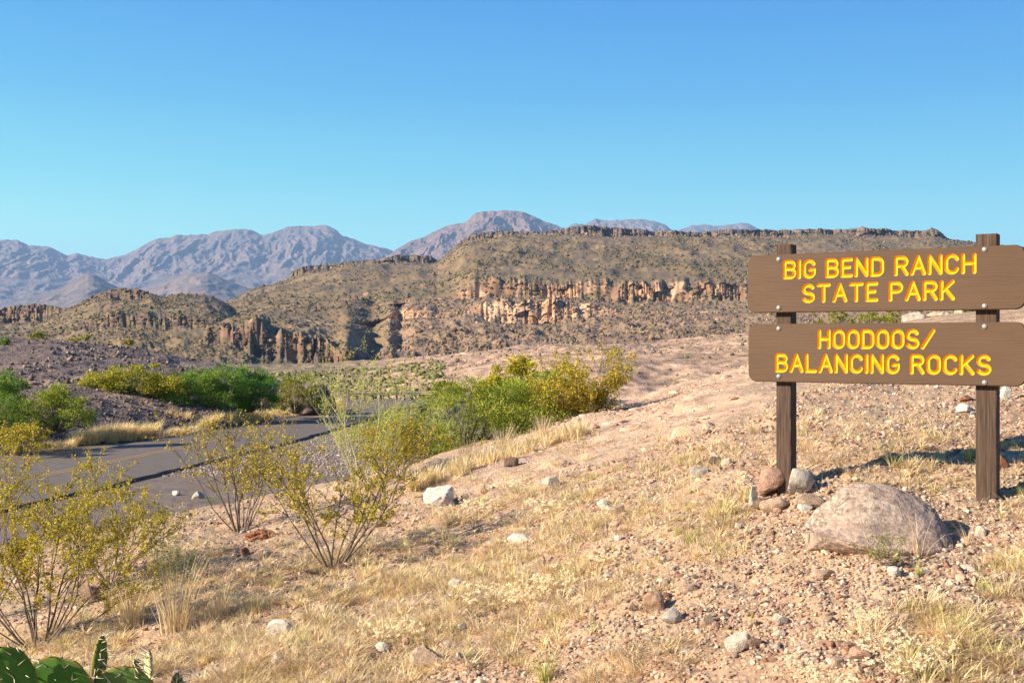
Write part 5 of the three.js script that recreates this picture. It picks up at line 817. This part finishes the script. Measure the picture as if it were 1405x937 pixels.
  instanced(rg, rm, K, 'rubble', 'small dark stones covering the gravel bank');
}
// pale rocks on the rise behind the sign
[[1258, 441, 36, 14, 'pale rounded rock at the left of the pair seen between the boards'], [1293, 441, 34, 15, 'pale pinkish rock at the right of the pair seen between the boards'], [1318, 441, 20, 9, 'small pale rock just left of the right post between the boards']].forEach(([px, py, w, h, label], i) => { const m = 31 / F, v = at(px, py, 31); v.y = groundY(v.x, v.z); const tall = Math.max(.15, at(px, 442 - h, 31).y - v.y), g = stone(960 + i, 8, { planes: 12, rough: .12, sx: .55 * w * m, sy: tall, sz: .5 * w * m }); paint(g, (x, y, z) => mulc(mixc(TONE.pale, TONE.pink, clamp(.3 + fbm3(x * 5, y * 5, z * 5 + i, 3) * 1.5)), 1)); boxUV(g, .8); const o = new THREE.Mesh(g, stoneMat); o.castShadow = o.receiveShadow = true; o.position.copy(v); add(o, 'rock', label, 'rock'); });

[[424, 555, 66, 30, 79, 'dark rocky mound beside the road across from the shoulder'], [443, 556, 34, 17, 82, 'low dark rock at the right foot of the mound by the road']].forEach(([px, py, w, h, d, label], i) => { const m = d / F, v = at(px, py, d), g = stone(980 + i, 12, { planes: 9, rough: .12, sx: .5 * w * m, sy: h * m, sz: .5 * w * m }); paint(g, (x, y, z) => mulc(mixc([.17, .12, .10], [.10, .072, .062], clamp(.5 + 1.5 * fbm3(x * .9, y * .9, z * .9 + i, 4))), 1)); boxUV(g, 2.5); const o = new THREE.Mesh(g, stoneMat); o.castShadow = o.receiveShadow = true; o.position.copy(v); add(o, 'rock_mound', label, 'rock mound'); });

// ---------------------------------------------------------------- guard rails at the bend
{
  const steel = new THREE.MeshStandardMaterial({ color: new THREE.Color().setRGB(.50, .40, .20), metalness: .1, roughness: .6, name: 'weathered rail' }), wood = new THREE.MeshStandardMaterial({ color: new THREE.Color().setRGB(.13, .09, .06), roughness: .9, name: 'rail post wood' });
  const rail = (pix, step, label) => {
    const pts = spline(pix.map((p) => onPlane(p, RY)), step), g = new THREE.Group(), o = pts[0]; g.position.set(o[0], RY, o[1]);
    // W beam section
    const sec = [[.0, .42], [.05, .46], [.05, .52], [.0, .575], [.05, .63], [.05, .69], [0, .73]], P = [], idx = [];
    pts.forEach((p, i) => { const a = pts[Math.max(0, i - 1)], b = pts[Math.min(pts.length - 1, i + 1)], l = Math.hypot(b[0] - a[0], b[1] - a[1]), nx = -(b[1] - a[1]) / l, nz = (b[0] - a[0]) / l; sec.forEach(([e, h]) => P.push(p[0] - o[0] + nx * (e + .06), h, p[1] - o[1] + nz * (e + .06))); if (i) for (let k = 0; k < sec.length - 1; k++) { const s = (i - 1) * sec.length + k; idx.push(s, s + 1, s + sec.length, s + 1, s + sec.length + 1, s + sec.length); } });
    const rg = new THREE.BufferGeometry(); rg.setAttribute('position', new THREE.Float32BufferAttribute(P, 3)); rg.setIndex(idx); rg.computeVertexNormals(); part(g, 'beam', rg, steel);
    const pg = new THREE.CylinderGeometry(.09, .09, 1.0, 8); pts.forEach((p, i) => { const m = part(g, 'post', pg, wood); m.position.set(p[0] - o[0], .3, p[1] - o[1]); });
    add(g, 'guard_rail', label, 'guard rail');
  };
  rail([[478, 550], [510, 549.5], [545, 549], [575, 548.5], [598, 548.5]], .75, 'long low guard rail with many posts along the far side of the bend');
  rail([[606, 556], [598, 563], [588, 570], [577, 577]], 2.2, 'short guard rail coming towards the camera at the near side of the bend');
}
// ---------------------------------------------------------------- prickly pear in the corner
{
  const padMat = new THREE.MeshPhysicalMaterial({ vertexColors: true, roughness: .8, specularIntensity: .2, name: 'cactus skin' }), spineMat = new THREE.MeshStandardMaterial({ color: new THREE.Color().setRGB(.72, .60, .40), roughness: .6, name: 'cactus spine' }), areoleMat = new THREE.MeshStandardMaterial({ color: new THREE.Color().setRGB(.045, .03, .02), roughness: 1, name: 'areole' });
  const g = new THREE.Group(), D = 3.4, o = at(110, 1010, D); g.position.copy(o);
  const spine = new THREE.ConeGeometry(.0015, 1, 5); spine.translate(0, .5, 0); const areole = new THREE.SphereGeometry(.0035, 8, 6);
  const pad = (px, py, w, h, tilt, yaw, dd, seed, colors, label) => {
    reseed(seed); const c = at(px, py, D + dd), m = (D + dd) / F, rw = w * m / 2, rh = h * m / 2, th = .011, G = new THREE.SphereGeometry(1, 30, 22), p = G.attributes.position;
    for (let i = 0; i < p.count; i++) { const x = p.getX(i), y = p.getY(i), z = p.getZ(i), k = (y > 0 ? 1 : 1 - .28 * y * y); p.setXYZ(i, x * rw * k * (1 + .03 * n2(y * 3, seed)), y * rh * (1 + .04 * n2(x * 3, seed)), Math.sign(z) * Math.pow(Math.abs(z), .7) * th + .004 * n2(x * 3 + seed, y * 3)); }
    G.computeVertexNormals(); paint(G, (x, y, z) => { const e = Math.hypot(x / rw, y / rh), n = fbm3(x * 22, y * 22, z * 22 + seed, 3); return mulc(e > .93 ? mixc(colors[0], [.42, .22, .07], clamp((e - .93) * 12) * clamp(.6 + n)) : mixc(colors[0], colors[1], clamp(.5 + n * 1.3)), 1); });
    const M = part(g, 'pad', G, padMat, label); M.position.copy(c).sub(o); M.rotation.set(0, yaw, tilt, 'YXZ');
    const spots = []; for (let r = -3; r <= 4; r++) for (let q = -4; q <= 4; q++) { const x = (q + (r & 1 ? .5 : 0)) * rw * .40, y = r * rh * .26; if ((x / rw) ** 2 + (y / rh) ** 2 < .88) spots.push([x, y, Math.sqrt(Math.max(0, 1 - (x / rw) ** 2 - (y / rh) ** 2))]); }
    for (let a = 20; a <= 160; a += 16) spots.push([Math.cos(a * Math.PI / 180) * rw, Math.sin(a * Math.PI / 180) * rh, 0]);
    for (const [x, y, z] of spots) { const A = new THREE.Mesh(areole, areoleMat); A.name = 'areole'; A.position.set(x, y, th * Math.pow(z, .7) + .001); A.scale.z = .6; M.add(A); const ns = z < .05 ? 2 : 1 + (rnd() < .6 ? 1 : 0); for (let s = 0; s < ns; s++) { const S = new THREE.Mesh(spine, spineMat); S.name = 'spine'; S.castShadow = true; S.position.copy(A.position); S.scale.set(1, rr(.028, .06), 1); const d = V3(gauss() * .55 + x / rw * .6, gauss() * .5 + y / rh * .5 - .1, .25 + rnd() * .6).normalize(); S.quaternion.setFromUnitVectors(V3(0, 1, 0), d); M.add(S); } }
  };
  const G1 = [[.055, .13, .018], [.075, .165, .025]], G2 = [[.09, .15, .03], [.14, .20, .05]], G3 = [[.50, .50, .22], [.58, .56, .30]];
  pad(12, 945, 74, 120, .1, .35, 0, 3, G1, 'dark green pad at the far left');
  pad(72, 962, 116, 122, -.1, .1, .06, 5, G1, 'broad dark green pad in front');
  pad(135, 915, 26, 84, -.12, 1.15, .25, 7, G2, 'narrow upright pad seen nearly edge on');
  pad(165, 968, 100, 110, -.25, .15, .12, 9, G2, 'pad leaning right with an orange rim');
  pad(203, 930, 30, 76, -.1, -1.0, .2, 11, G3, 'pale yellowish pad lit by the sun');
  pad(188, 935, 28, 66, .15, 1.2, .28, 13, G2, 'dark little pad behind the pale one');
  pad(243, 948, 22, 50, .1, 1.0, .35, 15, G2, 'small dark pad right of the pale one');
  add(g, 'prickly_pear', 'green prickly pear cactus with long pale spines in the lower left corner', 'cactus');
}
renderer.render(scene, camera);
